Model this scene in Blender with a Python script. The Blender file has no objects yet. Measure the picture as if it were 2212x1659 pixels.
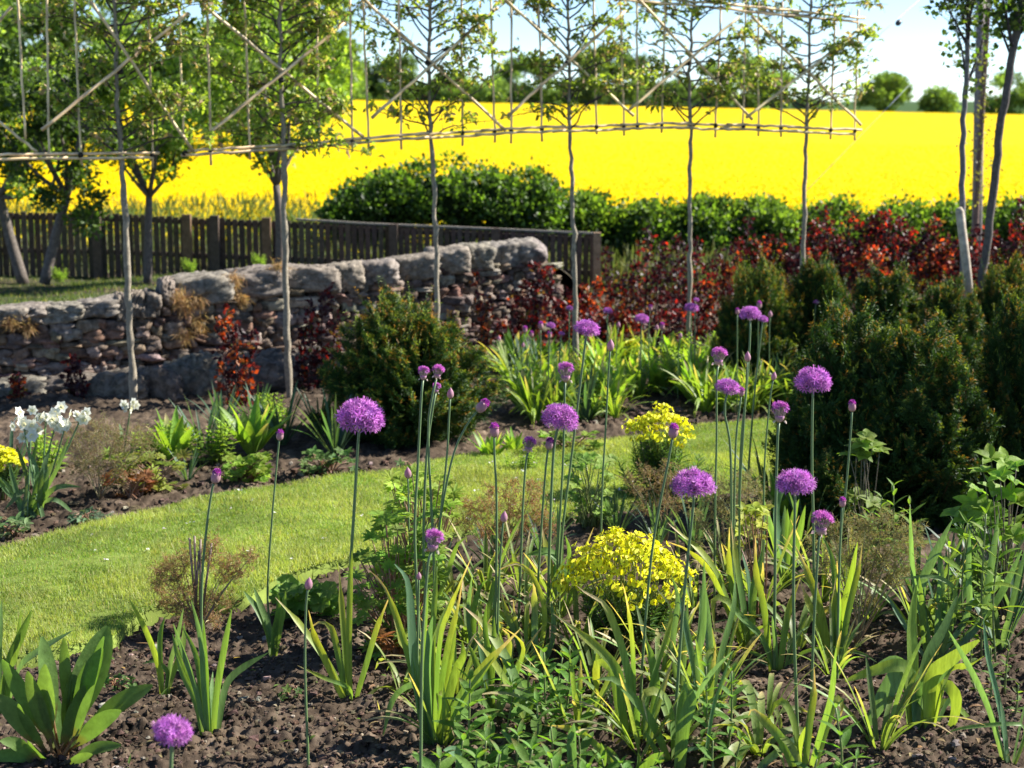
import bpy, math, random
import numpy as np
random.seed(7); RNG = np.random.default_rng(7)
S = bpy.context.scene; COL = S.collection
H, F, PIT = 1.6, 3404.0, math.radians(10)          # eye height, focal length in picture units (2212 wide), pitch
CP, SP = math.cos(PIT), math.sin(PIT)
def A(*a): return np.array(a, dtype=float)
def ray(u, v):
    q = (v-829.5)/F
    return A((u-1106)/F, CP-q*SP, -SP-q*CP)
def P(u, v, Y):                                     # point at world distance Y seen in direction (u, v)
    d = ray(u, v); return A(0, 0, H)+d*(Y/d[1])
def G(u, v, z=0.0):                                 # ground point
    d = ray(u, v); return A(0, 0, H)+d*((z-H)/d[2])
def nrm(a): return a/(np.linalg.norm(a, axis=-1, keepdims=True)+1e-9)
def lerp(a, b, t): return a+(b-a)*t
R = lambda a, b: random.uniform(a, b)

# ---------------------------------------------------------------- numpy mesh builder
class MB:
    def __init__(s): s.V = []; s.C = []; s.T = []; s.Q = []; s.n = 0
    def add(s, v, c, t=None, q=None):
        v = np.asarray(v, float).reshape(-1, 3); c = np.asarray(c, float)
        if c.ndim == 1: c = np.tile(c, (len(v), 1))
        s.V.append(v); s.C.append(c)
        if t is not None and len(t): s.T.append(np.asarray(t, int)+s.n)
        if q is not None and len(q): s.Q.append(np.asarray(q, int)+s.n)
        s.n += len(v)
    def arrays(s): return np.concatenate(s.V), np.concatenate(s.C)
    def mesh(s, name, mat, origin=(0, 0, 0), smooth=True):
        V, C = s.arrays(); V = V-np.asarray(origin, float)
        T = np.concatenate(s.T) if s.T else np.zeros((0, 3), int)
        Q = np.concatenate(s.Q) if s.Q else np.zeros((0, 4), int)
        me = bpy.data.meshes.new(name)
        me.vertices.add(len(V)); me.vertices.foreach_set('co', V.ravel())
        nl = len(T)*3+len(Q)*4
        me.loops.add(nl); me.loops.foreach_set('vertex_index', np.concatenate([T.ravel(), Q.ravel()]))
        me.polygons.add(len(T)+len(Q))
        me.polygons.foreach_set('loop_start', np.concatenate([np.arange(len(T))*3, len(T)*3+np.arange(len(Q))*4]))
        me.polygons.foreach_set('use_smooth', np.full(len(T)+len(Q), smooth))
        me.update(calc_edges=True); me.validate()
        a = me.color_attributes.new('Col', 'FLOAT_COLOR', 'POINT')
        a.data.foreach_set('color', np.hstack([np.clip(C, 0, 1), np.ones((len(C), 1))]).ravel())
        me.materials.append(mat); return me
    def build(s, name, mat, parent=None, world=True, smooth=True):
        org = parent.location if (parent is not None and world) else (0, 0, 0)
        o = bpy.data.objects.new(name, s.mesh(name, mat, tuple(org), smooth)); COL.objects.link(o)
        o.parent = parent; return o
def tag(o, label=None, cat=None, group=None, kind=None):
    if label: o['label'] = label
    if cat: o['category'] = cat
    if group: o['group'] = group
    if kind: o['kind'] = kind
    return o
def thing(name, label, cat, loc=(0, 0, 0), group=None, rz=0, sc=1.0):
    o = bpy.data.objects.new(name, None); COL.objects.link(o); o.location = tuple(loc); o.empty_display_size = .05
    o.rotation_euler = (0, 0, rz); o.scale = (sc, sc, sc) if not hasattr(sc, '__len__') else sc
    return tag(o, label, cat, group)
def dup(src, loc, rz=0, sc=1.0, label=None, group=None):
    c = src.copy(); COL.objects.link(c); c.location = tuple(loc); c.rotation_euler = (0, 0, rz)
    c.scale = (sc, sc, sc) if not hasattr(sc, '__len__') else sc
    if label: c['label'] = label
    if group: c['group'] = group
    for ch in list(src.children):
        d = ch.copy(); COL.objects.link(d); d.parent = c
        for g in list(ch.children):
            e = g.copy(); COL.objects.link(e); e.parent = d
    return c

# ---------------------------------------------------------------- shape helpers
def jit(c, a=.15, n=None):
    c = np.asarray(c, float)
    if n is None: return np.clip(c*(1+RNG.uniform(-a, a))*(1+RNG.uniform(-a*.4, a*.4, 3)), 0, 1)
    return np.clip(c*(1+RNG.uniform(-a, a, (n, 1)))*(1+RNG.uniform(-a*.4, a*.4, (n, 3))), 0, 1)
def spline(pts, n):
    pts = np.asarray(pts, float); m = len(pts)
    if m < 3: return np.array([lerp(pts[0], pts[-1], t) for t in np.linspace(0, 1, n)])
    e = np.vstack([2*pts[0]-pts[1], pts, 2*pts[-1]-pts[-2]])
    L = np.linalg.norm(np.diff(pts, axis=0), axis=1); c = np.concatenate([[0], np.cumsum(L)]); c /= c[-1]
    out = []
    for t in np.linspace(0, 1, n):
        i = min(max(np.searchsorted(c, t, side='right')-1, 0), m-2); k = (t-c[i])/(c[i+1]-c[i]+1e-9)
        a, b, d, f = e[i], e[i+1], e[i+2], e[i+3]
        out.append(.5*((2*b)+(-a+d)*k+(2*a-5*b+4*d-f)*k*k+(-a+3*b-3*d+f)*k**3))
    return np.array(out)
def tangents(p):
    return nrm(np.gradient(p, axis=0))
def tube(mb, pts, r, col, k=6, cap=True):
    p = np.asarray(pts, float); n = len(p); r = np.broadcast_to(np.asarray(r, float), (n,))
    t = tangents(p); ref = A(0, 1, 0) if abs(t[0][1]) < .8 else A(1, 0, 0)
    a = nrm(np.cross(t, ref)); b = np.cross(t, a); th = np.arange(k)*2*math.pi/k
    V = p[:, None]+r[:, None, None]*(a[:, None]*np.cos(th)[None, :, None]+b[:, None]*np.sin(th)[None, :, None])
    c = np.asarray(col, float)
    if c.ndim == 2: c = np.repeat(c, k, 0)
    q = [(i*k+j, i*k+(j+1) % k, (i+1)*k+(j+1) % k, (i+1)*k+j) for i in range(n-1) for j in range(k)]
    V = V.reshape(-1, 3); tt = []
    if cap and k >= 4:
        tt = [(0, j+1, j) for j in range(1, k-1)]+[((n-1)*k, (n-1)*k+j, (n-1)*k+j+1) for j in range(1, k-1)]
    mb.add(V, c, t=tt, q=q)
def blade(mb, pts, W, col, face, fold=.15):
    """strap or leaf surface along pts, three vertices across"""
    p = np.asarray(pts, float); n = len(p); t = tangents(p)
    s = nrm(np.cross(t, face)); nn = np.cross(s, t); W = np.broadcast_to(np.asarray(W, float), (n,))[:, None]
    V = np.stack([p-s*W/2+nn*fold*W, p, p+s*W/2+nn*fold*W], 1).reshape(-1, 3)
    c = np.asarray(col, float)
    if c.ndim == 2: c = np.repeat(c, 3, 0)
    q = [(i*3+j, i*3+j+1, i*3+j+4, i*3+j+3) for i in range(n-1) for j in range(2)]
    mb.add(V, c, q=q)
PROF = dict(lance=lambda t: np.sin(math.pi*np.clip(t, 0, 1)**.8)**.85*.97+.03*(1-t),
            ovate=lambda t: np.sin(math.pi*t**.7)**.6*(1-t**6)+.05*(1-t),
            obov=lambda t: np.clip(.10+1.0*np.sin(math.pi*np.clip((t-.25)/.78, 0, 1)**.9)**.7, 0, 1)*np.where(t > .985, .3, 1),
            strap=lambda t: np.clip((.75+.25*np.sin(math.pi*t))*np.clip((1.0-t)/.22, 0.02, 1)**.6, 0, 1))
def leaf(mb, p, d, L, W, col, droop=.3, n=6, prof='lance', fold=.18, tipc=None, face=None):
    d = nrm(A(*d)); pts = [A(*p)]; cur = A(*p)
    for i in range(n-1):
        cur = cur+d*L/(n-1); pts.append(cur.copy()); d = nrm(d-A(0, 0, droop/(n-1)*1.6))
    t = np.linspace(0, 1, n); w = W*PROF[prof](t)
    if face is None:
        face = A(0, 0, 1)+A(*RNG.uniform(-.35, .35, 3))
        if abs(d[2]) > .85: face = A(RNG.uniform(-1, 1), RNG.uniform(-1, 1), .2)
    c = np.tile(np.asarray(col, float), (n, 1))
    if tipc is not None:
        k = np.clip((t-.6)/.4, 0, 1)[:, None]; c = c*(1-k)+np.asarray(tipc, float)*k
    blade(mb, pts, w, c, face, fold)
def cloud(mb, p, d, L, W, col, fold=.25):
    """many small folded leaves, one rhomb each"""
    n = len(p); d = nrm(d); s = nrm(np.cross(d, RNG.normal(size=(n, 3)))); m = np.cross(d, s)
    L = np.broadcast_to(np.asarray(L, float), (n,))[:, None]; W = np.broadcast_to(np.asarray(W, float), (n,))[:, None]
    V = np.stack([p, p+d*L*.5+s*W*.5+m*W*fold, p+d*L, p+d*L*.5-s*W*.5+m*W*fold], 1).reshape(-1, 3)
    b = np.arange(n)[:, None]*4
    c = np.repeat(col, 4, 0) if np.ndim(col) == 2 else col
    mb.add(V, c, t=np.vstack([b+A(0, 1, 2).astype(int), b+A(0, 2, 3).astype(int)]))
def rock(mb, c, size, col, k=5, nu=10, nv=7, rough=.12, rot=0, tilt=0, cvar=.12, crag=0):
    th = np.linspace(0, 2*math.pi, nu, endpoint=False); ph = np.linspace(-math.pi/2, math.pi/2, nv)
    T, Pp = np.meshgrid(th, ph); d = np.stack([np.cos(Pp)*np.cos(T), np.cos(Pp)*np.sin(T), np.sin(Pp)], -1).reshape(-1, 3)
    r = 1/(np.abs(d)**k).sum(1)**(1/k); f = 0
    for o in (2.1, 4.3, 8.5):
        w = RNG.normal(size=3)*o; f = f+np.sin(d@w*1.7+RNG.uniform(0, 6))/o*2
    if crag:
        for o in (11., 19., 33.): w = RNG.normal(size=3)*o; w2 = RNG.normal(size=3)*o; f = f+np.abs(np.sin(d@w+RNG.uniform(0, 6))*np.sin(d@w2))*crag*12/o-crag*.3
    V = d*(r*(1+rough*f))[:, None]*np.asarray(size)/1.0
    cz, sz = math.cos(rot), math.sin(rot); ct, st = math.cos(tilt), math.sin(tilt)
    V = V@np.array([[ct, 0, st], [0, 1, 0], [-st, 0, ct]]).T@np.array([[cz, -sz, 0], [sz, cz, 0], [0, 0, 1]]).T+np.asarray(c)
    q = [(i*nu+j, i*nu+(j+1) % nu, (i+1)*nu+(j+1) % nu, (i+1)*nu+j) for i in range(nv-1) for j in range(nu)]
    mb.add(V, jit(col, cvar), q=q)
_TAB = RNG.uniform(-1, 1, (256, 256))
def vn(x, y):
    xi = np.floor(x).astype(int); yi = np.floor(y).astype(int); fx = x-xi; fy = y-yi
    fx = fx*fx*(3-2*fx); fy = fy*fy*(3-2*fy); a = xi % 256; b = yi % 256; c = (xi+1) % 256; d = (yi+1) % 256
    return (_TAB[a, b]*(1-fx)+_TAB[c, b]*fx)*(1-fy)+(_TAB[a, d]*(1-fx)+_TAB[c, d]*fx)*fy
def fbm(x, y, f=1., o=4, g=.5):
    s = 0; a = 1
    for i in range(o): s = s+a*vn(x*f+17.3*i, y*f+9.1*i); f *= 2.03; a *= g
    return s

# ---------------------------------------------------------------- materials
def mat(name, rough=.6, spec=.4, trans=0., tcol=(1.5, 1.6, .5), nscale=0, namp=.25, bump=0, bscale=60, lo=.3, hi=.7, coat=0, stretch=None):
    m = bpy.data.materials.new(name); m.use_nodes = True; nt = m.node_tree; N = nt.nodes; Lk = nt.links; N.clear()
    out = N.new('ShaderNodeOutputMaterial'); b = N.new('ShaderNodeBsdfPrincipled')
    b.inputs['Roughness'].default_value = rough; b.inputs['Specular IOR Level'].default_value = spec
    b.inputs['Coat Weight'].default_value = coat
    at = N.new('ShaderNodeAttribute'); at.attribute_name = 'Col'; src = at.outputs['Color']
    tc = N.new('ShaderNodeTexCoord')
    if nscale:
        no = N.new('ShaderNodeTexNoise'); no.inputs['Scale'].default_value = nscale; no.inputs['Detail'].default_value = 6
        no.inputs['Roughness'].default_value = .65
        if stretch: mp = N.new('ShaderNodeMapping'); mp.inputs['Scale'].default_value = stretch; Lk.new(tc.outputs['Object'], mp.inputs[0]); Lk.new(mp.outputs[0], no.inputs['Vector'])
        else: Lk.new(tc.outputs['Object'], no.inputs['Vector'])
        mr = N.new('ShaderNodeMapRange'); mr.inputs[1].default_value = lo; mr.inputs[2].default_value = hi
        mr.inputs[3].default_value = 1-namp; mr.inputs[4].default_value = 1+namp; Lk.new(no.outputs['Fac'], mr.inputs[0])
        mx = N.new('ShaderNodeVectorMath'); mx.operation = 'SCALE'; Lk.new(src, mx.inputs[0]); Lk.new(mr.outputs[0], mx.inputs['Scale']); src = mx.outputs[0]
    Lk.new(src, b.inputs['Base Color'])
    if bump:
        bn = N.new('ShaderNodeTexNoise'); bn.inputs['Scale'].default_value = bscale; bn.inputs['Detail'].default_value = 8; bn.inputs['Roughness'].default_value = .7
        Lk.new(tc.outputs['Object'], bn.inputs['Vector']); bp = N.new('ShaderNodeBump'); bp.inputs['Strength'].default_value = bump
        bp.inputs['Distance'].default_value = .35/bscale; Lk.new(bn.outputs['Fac'], bp.inputs['Height']); Lk.new(bp.outputs[0], b.inputs['Normal'])
    if trans:
        tr = N.new('ShaderNodeBsdfTranslucent'); mu = N.new('ShaderNodeVectorMath'); mu.operation = 'MULTIPLY'
        mu.inputs[1].default_value = tcol; Lk.new(src, mu.inputs[0]); Lk.new(mu.outputs[0], tr.inputs['Color'])
        ms = N.new('ShaderNodeMixShader'); ms.inputs[0].default_value = trans
        Lk.new(b.outputs[0], ms.inputs[1]); Lk.new(tr.outputs[0], ms.inputs[2]); Lk.new(ms.outputs[0], out.inputs[0])
    else: Lk.new(b.outputs[0], out.inputs[0])
    return m
M = dict(
 leaf=mat('leaf', .52, .2, .47, nscale=45, namp=.25, bump=.5, bscale=70),
 strap=mat('strap_leaf', .48, .4, .5, tcol=(1.5, 1.4, .4), nscale=170, namp=.3, stretch=(1, 1, .05)),
 crown=mat('crown_leaf', .5, .4, .5),
 farcrown=mat('distant_leaf', .8, .1, .4),
 yew=mat('yew_needle', .5, .25, .3, tcol=(1.6, 1.5, .4)),
 beech=mat('copper_leaf', .5, .4, .45, tcol=(2.2, .9, .6)),
 white=mat('white_petal', .6, .2, .4, tcol=(1., 1., .95)),
 petal=mat('petal', .55, .3, .35, tcol=(1.2, .9, 1.2)),
 bract=mat('bract', .5, .3, .4, tcol=(1.2, 1.1, .4)),
 stem=mat('stem', .45, .4, nscale=20, namp=.1),
 bark=mat('bark', .85, .2, nscale=40, namp=.4, bump=.7, bscale=70),
 cane=mat('bamboo', .45, .4, nscale=14, namp=.2),
 stone=mat('stone', .95, .1, nscale=24, namp=.5, lo=.36, hi=.64, bump=1., bscale=40),
 soil=mat('soil', .97, .08, nscale=26, namp=.5, bump=1., bscale=130),
 turf=mat('turf', .9, .1, nscale=12, namp=.3, bump=.6, bscale=80),
 grass=mat('grass_blade', .5, .3, .4, nscale=3, namp=.3),
 wood=mat('weathered_wood', .8, .2, nscale=25, namp=.35, bump=.4, bscale=70),
 flower=mat('rape_flower', .8, .05, .3, tcol=(1.1, 1.05, .3), nscale=.35, namp=.03),
 feather=mat('feathery', .7, .2, .4, tcol=(1.3, 1.2, .7)),
 core=mat('dark_filler', 1., 0., nscale=60, namp=.5),  # near-black colour for the added bush cores, standing in for inner shade
 metal=mat('wire_metal', .4, .5),
)
# ---------------------------------------------------------------- camera, light, sky
cam = bpy.data.objects.new('camera', bpy.data.cameras.new('camera')); COL.objects.link(cam); S.camera = cam
cam.location = (0, 0, H); cam.rotation_euler = (math.pi/2-PIT, 0, 0)
cam.data.sensor_width = 36; cam.data.lens = 36*F/2212; cam.data.clip_end = 3000; cam.data.clip_start = .1
cam.data.dof.use_dof = True; cam.data.dof.focus_distance = 4.5; cam.data.dof.aperture_fstop = 5.0
AZ, EL = math.radians(74), math.radians(38)
sd = A(math.sin(AZ)*math.cos(EL), math.cos(AZ)*math.cos(EL), math.sin(EL))
import mathutils
sun = bpy.data.objects.new('sun', bpy.data.lights.new('sun', 'SUN')); COL.objects.link(sun)
sun.data.energy = 5.0; sun.data.angle = math.radians(.5); sun.data.color = (1, .95, .86)
sun.rotation_euler = mathutils.Vector(-sd).to_track_quat('-Z', 'Y').to_euler()
w = bpy.data.worlds.new('World'); S.world = w; w.use_nodes = True; nt = w.node_tree
sky = nt.nodes.new('ShaderNodeTexSky'); sky.sky_type = 'NISHITA'; sky.sun_disc = False
sky.sun_elevation = EL; sky.sun_rotation = AZ; sky.air_density = .66; sky.dust_density = 0.0; sky.ozone_density = 4.0
bg = nt.nodes['Background']; bg.inputs[1].default_value = .078; nt.links.new(sky.outputs[0], bg.inputs[0])
S.view_settings.view_transform = 'Standard'; S.view_settings.look = 'None'; S.view_settings.exposure = 1.5
S.render.engine = 'CYCLES'; S.cycles.max_bounces = 6; S.cycles.transparent_max_bounces = 4

# ---------------------------------------------------------------- ground
def inpoly(x, y, poly):
    r = np.zeros(x.shape, bool); n = len(poly)
    for i in range(n):
        x1, y1 = poly[i][:2]; x2, y2 = poly[i-1][:2]
        c = ((y1 > y) != (y2 > y)) & (x < (x2-x1)*(y-y1)/(y2-y1+1e-12)+x1); r ^= c
    return r
def grid(mb, X, Y, Z, C, mask=None):
    ny, nx = X.shape; V = np.stack([X, Y, Z], -1).reshape(-1, 3); i = np.arange(ny-1)[:, None]*nx+np.arange(nx-1)[None]
    q = np.stack([i, i+1, i+nx+1, i+nx], -1).reshape(-1, 4)
    if mask is not None: q = q[mask[:-1, :-1].ravel()]
    mb.add(V, C.reshape(-1, 3), q=q)
YE = 200.0; ZN = .16; YN = 21.0
def zcrop(x, y):                                    # top of the rape crop
    xs = x*YE/np.maximum(y, 1); a, b = P(800, 216, YE), P(2212, 247, YE)
    ze = a[2]+(b[2]-a[2])*np.clip((xs-a[0])/(b[0]-a[0]), -.8, 1.4)
    return ZN+(ze-ZN)*(y-YN)/(YE-YN)
def zg(x, y):                                       # ground outside the garden
    t = np.clip((y-14)/6, 0, 1); far = zcrop(x, np.minimum(y, YE))-.85-np.clip((y-YE)/60, 0, 8)
    return np.where(y < 14, 0, (1-t)*0+t*np.where(y < YN, -.62, far))
def soilz(x, y): return fbm(x, y, 1.3, 2)*.018+fbm(x+5, y, 8, 4, .6)*.014+np.abs(fbm(x, y+3, 26, 3, .7))*.015+vn(x*95, y*95+7)*.0035
yy = np.concatenate([np.arange(2.0, 3.6, .05), np.arange(3.6, 5.4, .009), np.arange(5.4, 9, .02), np.arange(9, 14, .1)]); xx = np.linspace(-1, 1, 520)
X = xx[None]*(yy[:, None]*.36+.35); Y = np.repeat(yy[:, None], 520, 1); Zs = soilz(X, Y)
k = np.clip(fbm(X, Y, 2.2, 4)*.5+.5, 0, 1)[..., None]
C = A(.066, .048, .034)*(.55+.8*k)+A(.055, .043, .032)*np.clip(fbm(X+9, Y, 25, 3), 0, 1)[..., None]
g = MB(); grid(g, X, Y, Zs, C); tag(g.build('garden_soil', M['soil']), kind='structure')
ys = np.concatenate([np.linspace(-25, 13.9, 14), np.linspace(14, YN, 8), np.geomspace(YN+.1, YE, 60), np.geomspace(YE+4, 2600, 30)]); xs = np.linspace(-1, 1, 61)
X = xs[None]*(np.abs(ys)[:, None]*.75+14); Y = np.repeat(ys[:, None], 61, 1); Z = np.where(Y < 14.5, -.06, zg(X, Y))
g = MB(); grid(g, X, Y, Z, np.where((Y > YN)[..., None], A(.07, .1, .03), A(.06, .06, .03))*np.ones(X.shape+(3,))); tag(g.build('ground', M['turf']), kind='structure')
# lawn
near = [(-260, 1500), (0, 1450), (230, 1405), (310, 1345), (420, 1322), (540, 1318), (600, 1278), (700, 1245), (800, 1225), (900, 1190), (1050, 1165), (1180, 1150), (1300, 1120), (1480, 1085), (1650, 1050), (1780, 1015), (1900, 990), (2050, 985), (2300, 960)]
farE = [(2300, 870), (2150, 885), (2000, 895), (1740, 917), (1600, 930), (1450, 950), (1300, 968), (1100, 992), (1000, 1003), (880, 1030), (700, 1052), (560, 1075), (430, 1100), (300, 1130), (150, 1172), (0, 1208), (-260, 1270)]
sp_n = spline([G(u, v) for u, v in near], 60); sp_f = spline([G(u, v) for u, v in farE], 60)[::-1]
LAWN = [tuple(p[:2]) for p in sp_n]+[tuple(p[:2]) for p in sp_f[::-1]]
g = MB(); t = np.linspace(0, 1, 60)[:, None, None]
fine_n = spline(sp_n, 260); fine_f = spline(sp_f, 260); Gd = fine_n[None]*(1-t)+fine_f[None]*t
X, Y = Gd[..., 0], Gd[..., 1]; Z = .045+fbm(X, Y, 2, 3)*.012+fbm(X, Y, 14, 3)*.004
Z[0] = -.02; Z[-1] = -.02; C = np.array([.13, .17, .035])*(1+.3*fbm(X, Y, 2.5, 4))[..., None]; grid(g, X, Y, Z, C)
tag(g.build('lawn', M['turf']), kind='structure')
def grassblades(n, poly, zf, h, wd, c1, c2, seed=0, edge=0):
    P_ = np.array(poly); lo, hi = P_.min(0), P_.max(0); x = RNG.uniform(lo[0], hi[0], n*3); y = RNG.uniform(lo[1], hi[1], n*3)
    k = inpoly(x, y, poly); x, y = x[k][:n], y[k][:n]; n = len(x)
    z = zf(x, y); b = np.stack([x, y, z], 1); pat = np.clip(fbm(x, y, 2.6, 5, .65)*.75+.5, 0, 1)
    hh = h*(RNG.uniform(.5, 1.3, n))*(.75+.5*pat); lean = RNG.normal(0, .5, (n, 2)); d = nrm(np.column_stack([lean, np.ones(n)]))
    th = RNG.uniform(0, math.pi, n); s = np.stack([np.cos(th), np.sin(th), 0*th], 1)*wd*.5
    V = np.stack([b-s, b+s, b+d*hh[:, None]], 1).reshape(-1, 3)
    mixk = np.clip(pat+RNG.normal(0, .3, n), 0, 1)[:, None]; c = np.asarray(c1)*(1-mixk)+np.asarray(c2)*mixk
    dry = RNG.uniform(0, 1, n) < .10; c[dry] = A(.36, .31, .13); g = MB(); g.add(V, np.repeat(c, 3, 0), t=np.arange(3*n).reshape(-1, 3)); return g
lz = lambda x, y: .043+fbm(x, y, 2, 3)*.012
tag(grassblades(260000, LAWN, lz, .019, .0034, (.18, .27, .06), (.37, .40, .13)).build('lawn_grass', M['grass'], smooth=False),
    'short sunlit mown grass of the curving lawn strip', 'grass', kind='stuff')
EDG = [tuple(p[:2]+A(0, -.05)) for p in sp_n]+[tuple(p[:2]+A(0, .05)) for p in sp_n[::-1]]
EDF = [tuple(p[:2]+A(0, .05)) for p in sp_f]+[tuple(p[:2]+A(0, -.05)) for p in sp_f[::-1]]
ge = MB()
for e in (EDG, EDF):
    q = grassblades(7000, e, lambda x, y: x*0+.008, .035, .004, (.14, .23, .03), (.25, .3, .06)); v, c = q.arrays(); ge.add(v, c, t=np.arange(len(v)).reshape(-1, 3))
tag(ge.build('lawn_edge_grass', M['grass'], smooth=False), 'longer ragged grass along both edges of the lawn', 'grass', kind='stuff')
# small weeds and daisies dotted over the turf
dz = MB()
for i in range(46):
    c = G(R(1000, 1500), R(1000, 1130)) if i % 2 else G(R(150, 1300), R(1060, 1260))
    if not inpoly(np.array([c[0]]), np.array([c[1]]), LAWN)[0]: continue
    for j in range(3): leaf(dz, c+A(R(-.01, .01), R(-.01, .01), .06), (R(-1, 1), R(-1, 1), .5), .012, .009, (.75, .78, .7), n=3)
tag(dz.build('fallen_petals', M['petal']), 'white petals and daisies scattered over the lawn', 'petals', kind='stuff')
# clods and pebbles on the beds
cl = MB()
def clods(n, fu, fv, s0, s1):
    for i in range(n):
        c = G(fu(), fv())
        if inpoly(np.array([c[0]]), np.array([c[1]]), LAWN)[0]: continue
        s = s0*math.exp(abs(random.gauss(0, .55)))*1.0; s = min(s, s1); z = float(soilz(np.array([c[0]]), np.array([c[1]]))[0])
        col = (.09, .065, .046) if random.random() < .95 else (.24, .2, .16)
        rock(cl, (c[0], c[1], z+s*.3), (s*R(.8, 1.3), s*R(.8, 1.3), s*R(.55, .85)), col, k=2.3, nu=7, nv=5, rough=.38, rot=R(0, 6), cvar=.3)
clods(12000, lambda: R(-100, 2300), lambda: R(1290, 1720), 0.003, .016)
clods(900, lambda: R(0, 1000), lambda: R(1000, 1200), .006, .02); clods(500, lambda: R(1150, 1800), lambda: R(850, 930), .008, .02)
tag(cl.build('soil_clods', M['soil'], smooth=False), 'crumbly brown clods and pebbles lying on the flower beds', 'clods', kind='stuff')
# litter of dry leaf scraps
lt = MB()
for i in range(330):
    c = G(R(0, 2212), R(1290, 1690)); z = .02
    if inpoly(np.array([c[0]]), np.array([c[1]]), LAWN)[0]: continue
    leaf(lt, c+A(0, 0, z), (R(-1, 1), R(-1, 1), R(-.1, .4)), R(.012, .05), R(.003, .012), jit((.42, .3, .16), .3) if random.random() < .75 else jit((.12, .2, .04)), droop=R(0, .8), n=4)
tag(lt.build('leaf_litter', M['leaf']), 'dry tan leaf scraps scattered over the dug soil', 'leaf litter', kind='stuff')

# ---------------------------------------------------------------- terrace behind the wall
WL = [(-160, 9.0, 700), (0, 9.05, 672), (130, 9.15, 666), (240, 9.25, 650), (330, 9.35, 640), (345, 9.4, 614), (480, 9.6, 602), (600, 9.8, 587), (730, 10.0, 582), (800, 10.1, 576), (900, 10.3, 562), (960, 10.4, 547), (1100, 10.75, 532), (1160, 10.9, 518), (1185, 10.95, 540)]
WT = np.array([P(u, v, y) for u, y, v in WL])        # top line of the wall
def wtop(x): return np.interp(x, WT[:, 0], WT[:, 2])
def wy(x): return np.interp(x, WT[:, 0], WT[:, 1])
g = MB(); xs = np.linspace(WT[0, 0]-1.5, WT[-1, 0]+.6, 90); tt = np.linspace(0, 1, 50)
X = np.repeat(xs[None], 50, 0); Y0 = wy(xs)[None]+.1; Y = Y0+(15-Y0)*tt[:, None]
z0 = np.minimum(wtop(xs), .52)[None]-.06; Z = z0*(1-tt[:, None])+.16*tt[:, None]; e = np.clip((WT[-1, 0]+.6-X)/.5, 0, 1)
Z = Z*e-.08*(1-e)+fbm(X, Y, 2, 4)*.02; Z[-1] = -.7
kk = np.clip(fbm(X, Y, 1.6, 4)+.35, 0, 1)[..., None]; grid(g, X, Y, Z, A(.06, .045, .03)*(1-kk)+A(.045, .06, .02)*kk)
tag(g.build('terrace', M['turf']), kind='structure')
x0, x1 = WT[0, 0]-1, WT[-1, 0]
tg = grassblades(15000, [(x0, 9.2), (x1, 11.1), (x1, 13), (x0, 13)], lambda x, y: np.interp((y-wy(x)-.1)/(15-wy(x)-.1), [0, 1], [1, 0])*(np.minimum(wtop(x), .52)-.06-.16)+.16+fbm(x, y, 2, 2)*.02, .03, .007, (.05, .085, .02), (.11, .15, .03))  # shade under the fruit trees painted in as darker blade colours
tag(tg.build('terrace_grass', M['grass'], smooth=False), 'patchy grass with shade put into its dark colour on the bank behind the stone wall', 'grass', kind='stuff')

# ---------------------------------------------------------------- stone wall
wall = thing('stone_wall', 'old lichened rubble stone retaining wall topped with rounded coping, behind the left bed', 'stone wall', (0, 10, 0))
core = MB(); n = 60; xs = np.linspace(WT[0, 0], WT[-1, 0], n)
for side in (0, 1):
    pass
tp = np.stack([xs, wy(xs)-.0, wtop(xs)-.10], 1)
V = np.concatenate([tp*A(1, 1, 0)+A(0, .06, -.1), tp+A(0, .06, 0), tp+A(0, .35, 0), tp*A(1, 1, 0)+A(0, .35, -.1)])
q = [(b*n+i, b*n+i+1, (b+1)*n+i+1, (b+1)*n+i) for b in range(3) for i in range(n-1)]+[(n-1, 2*n-1, 3*n-1, 4*n-1)]
core.add(V, A(.14, .105, .08), q=q); core.build('mortar_core', M['stone'], wall)
face = MB(); zc = -.05
while zc < .8:
    hgt = R(.03, .065); x = WT[0, 0]
    while x < WT[-1, 0]:
        wd = R(.045, .14) if random.random() < .85 else R(.14, .22); xc = x+wd/2
        zz = zc+hgt/2+R(-.012, .012)
        if zz+hgt/2 < wtop(xc)-.085:
            base = random.choice([(.16, .118, .088), (.2, .16, .125), (.115, .083, .064), (.17, .11, .083), (.24, .2, .165), (.13, .10, .08)])
            rock(face, (xc, wy(xc)+.05+R(-.022, .012), zz), (wd*.55, .07, hgt*R(.5, .68)), base, k=R(4, 8), nu=18, nv=13, rough=.15, crag=.8, rot=R(-.15, .4), tilt=R(-.14, .14), cvar=.22)
        x += wd*.96
    zc += hgt*.9
face.build('rubble_face', M['stone'], wall)
x = WT[0, 0]; i = 0
while x < WT[-1, 0]-.16:                              # coping: upright small stones at left, long slabs further right
    u = np.interp(x, WT[:, 0], [a[0] for a in WL]); up = 180 < u < 335
    wd = R(.07, .10) if up else (R(.16, .36) if u > 335 else R(.1, .22)); xc = x+wd/2; hh = .10 if up else (R(.10, .12) if u > 335 else .07)
    m_ = MB(); sl = (wtop(xc+.05)-wtop(xc-.05))/.1
    rock(m_, (xc, wy(xc)+.12, wtop(xc)-hh*.5), (wd*.66, .155, hh*.74), (.19, .165, .14) if not up else (.16, .135, .11), k=6.5, nu=56, nv=36, rough=.085, crag=1.1, rot=.28 if up else .15, tilt=(R(-.15, .15) if up else -math.atan(min(sl, .4))), cvar=.1)
    m_.build('coping_stone', M['stone'], wall); x += wd*.97; i += 1
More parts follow.
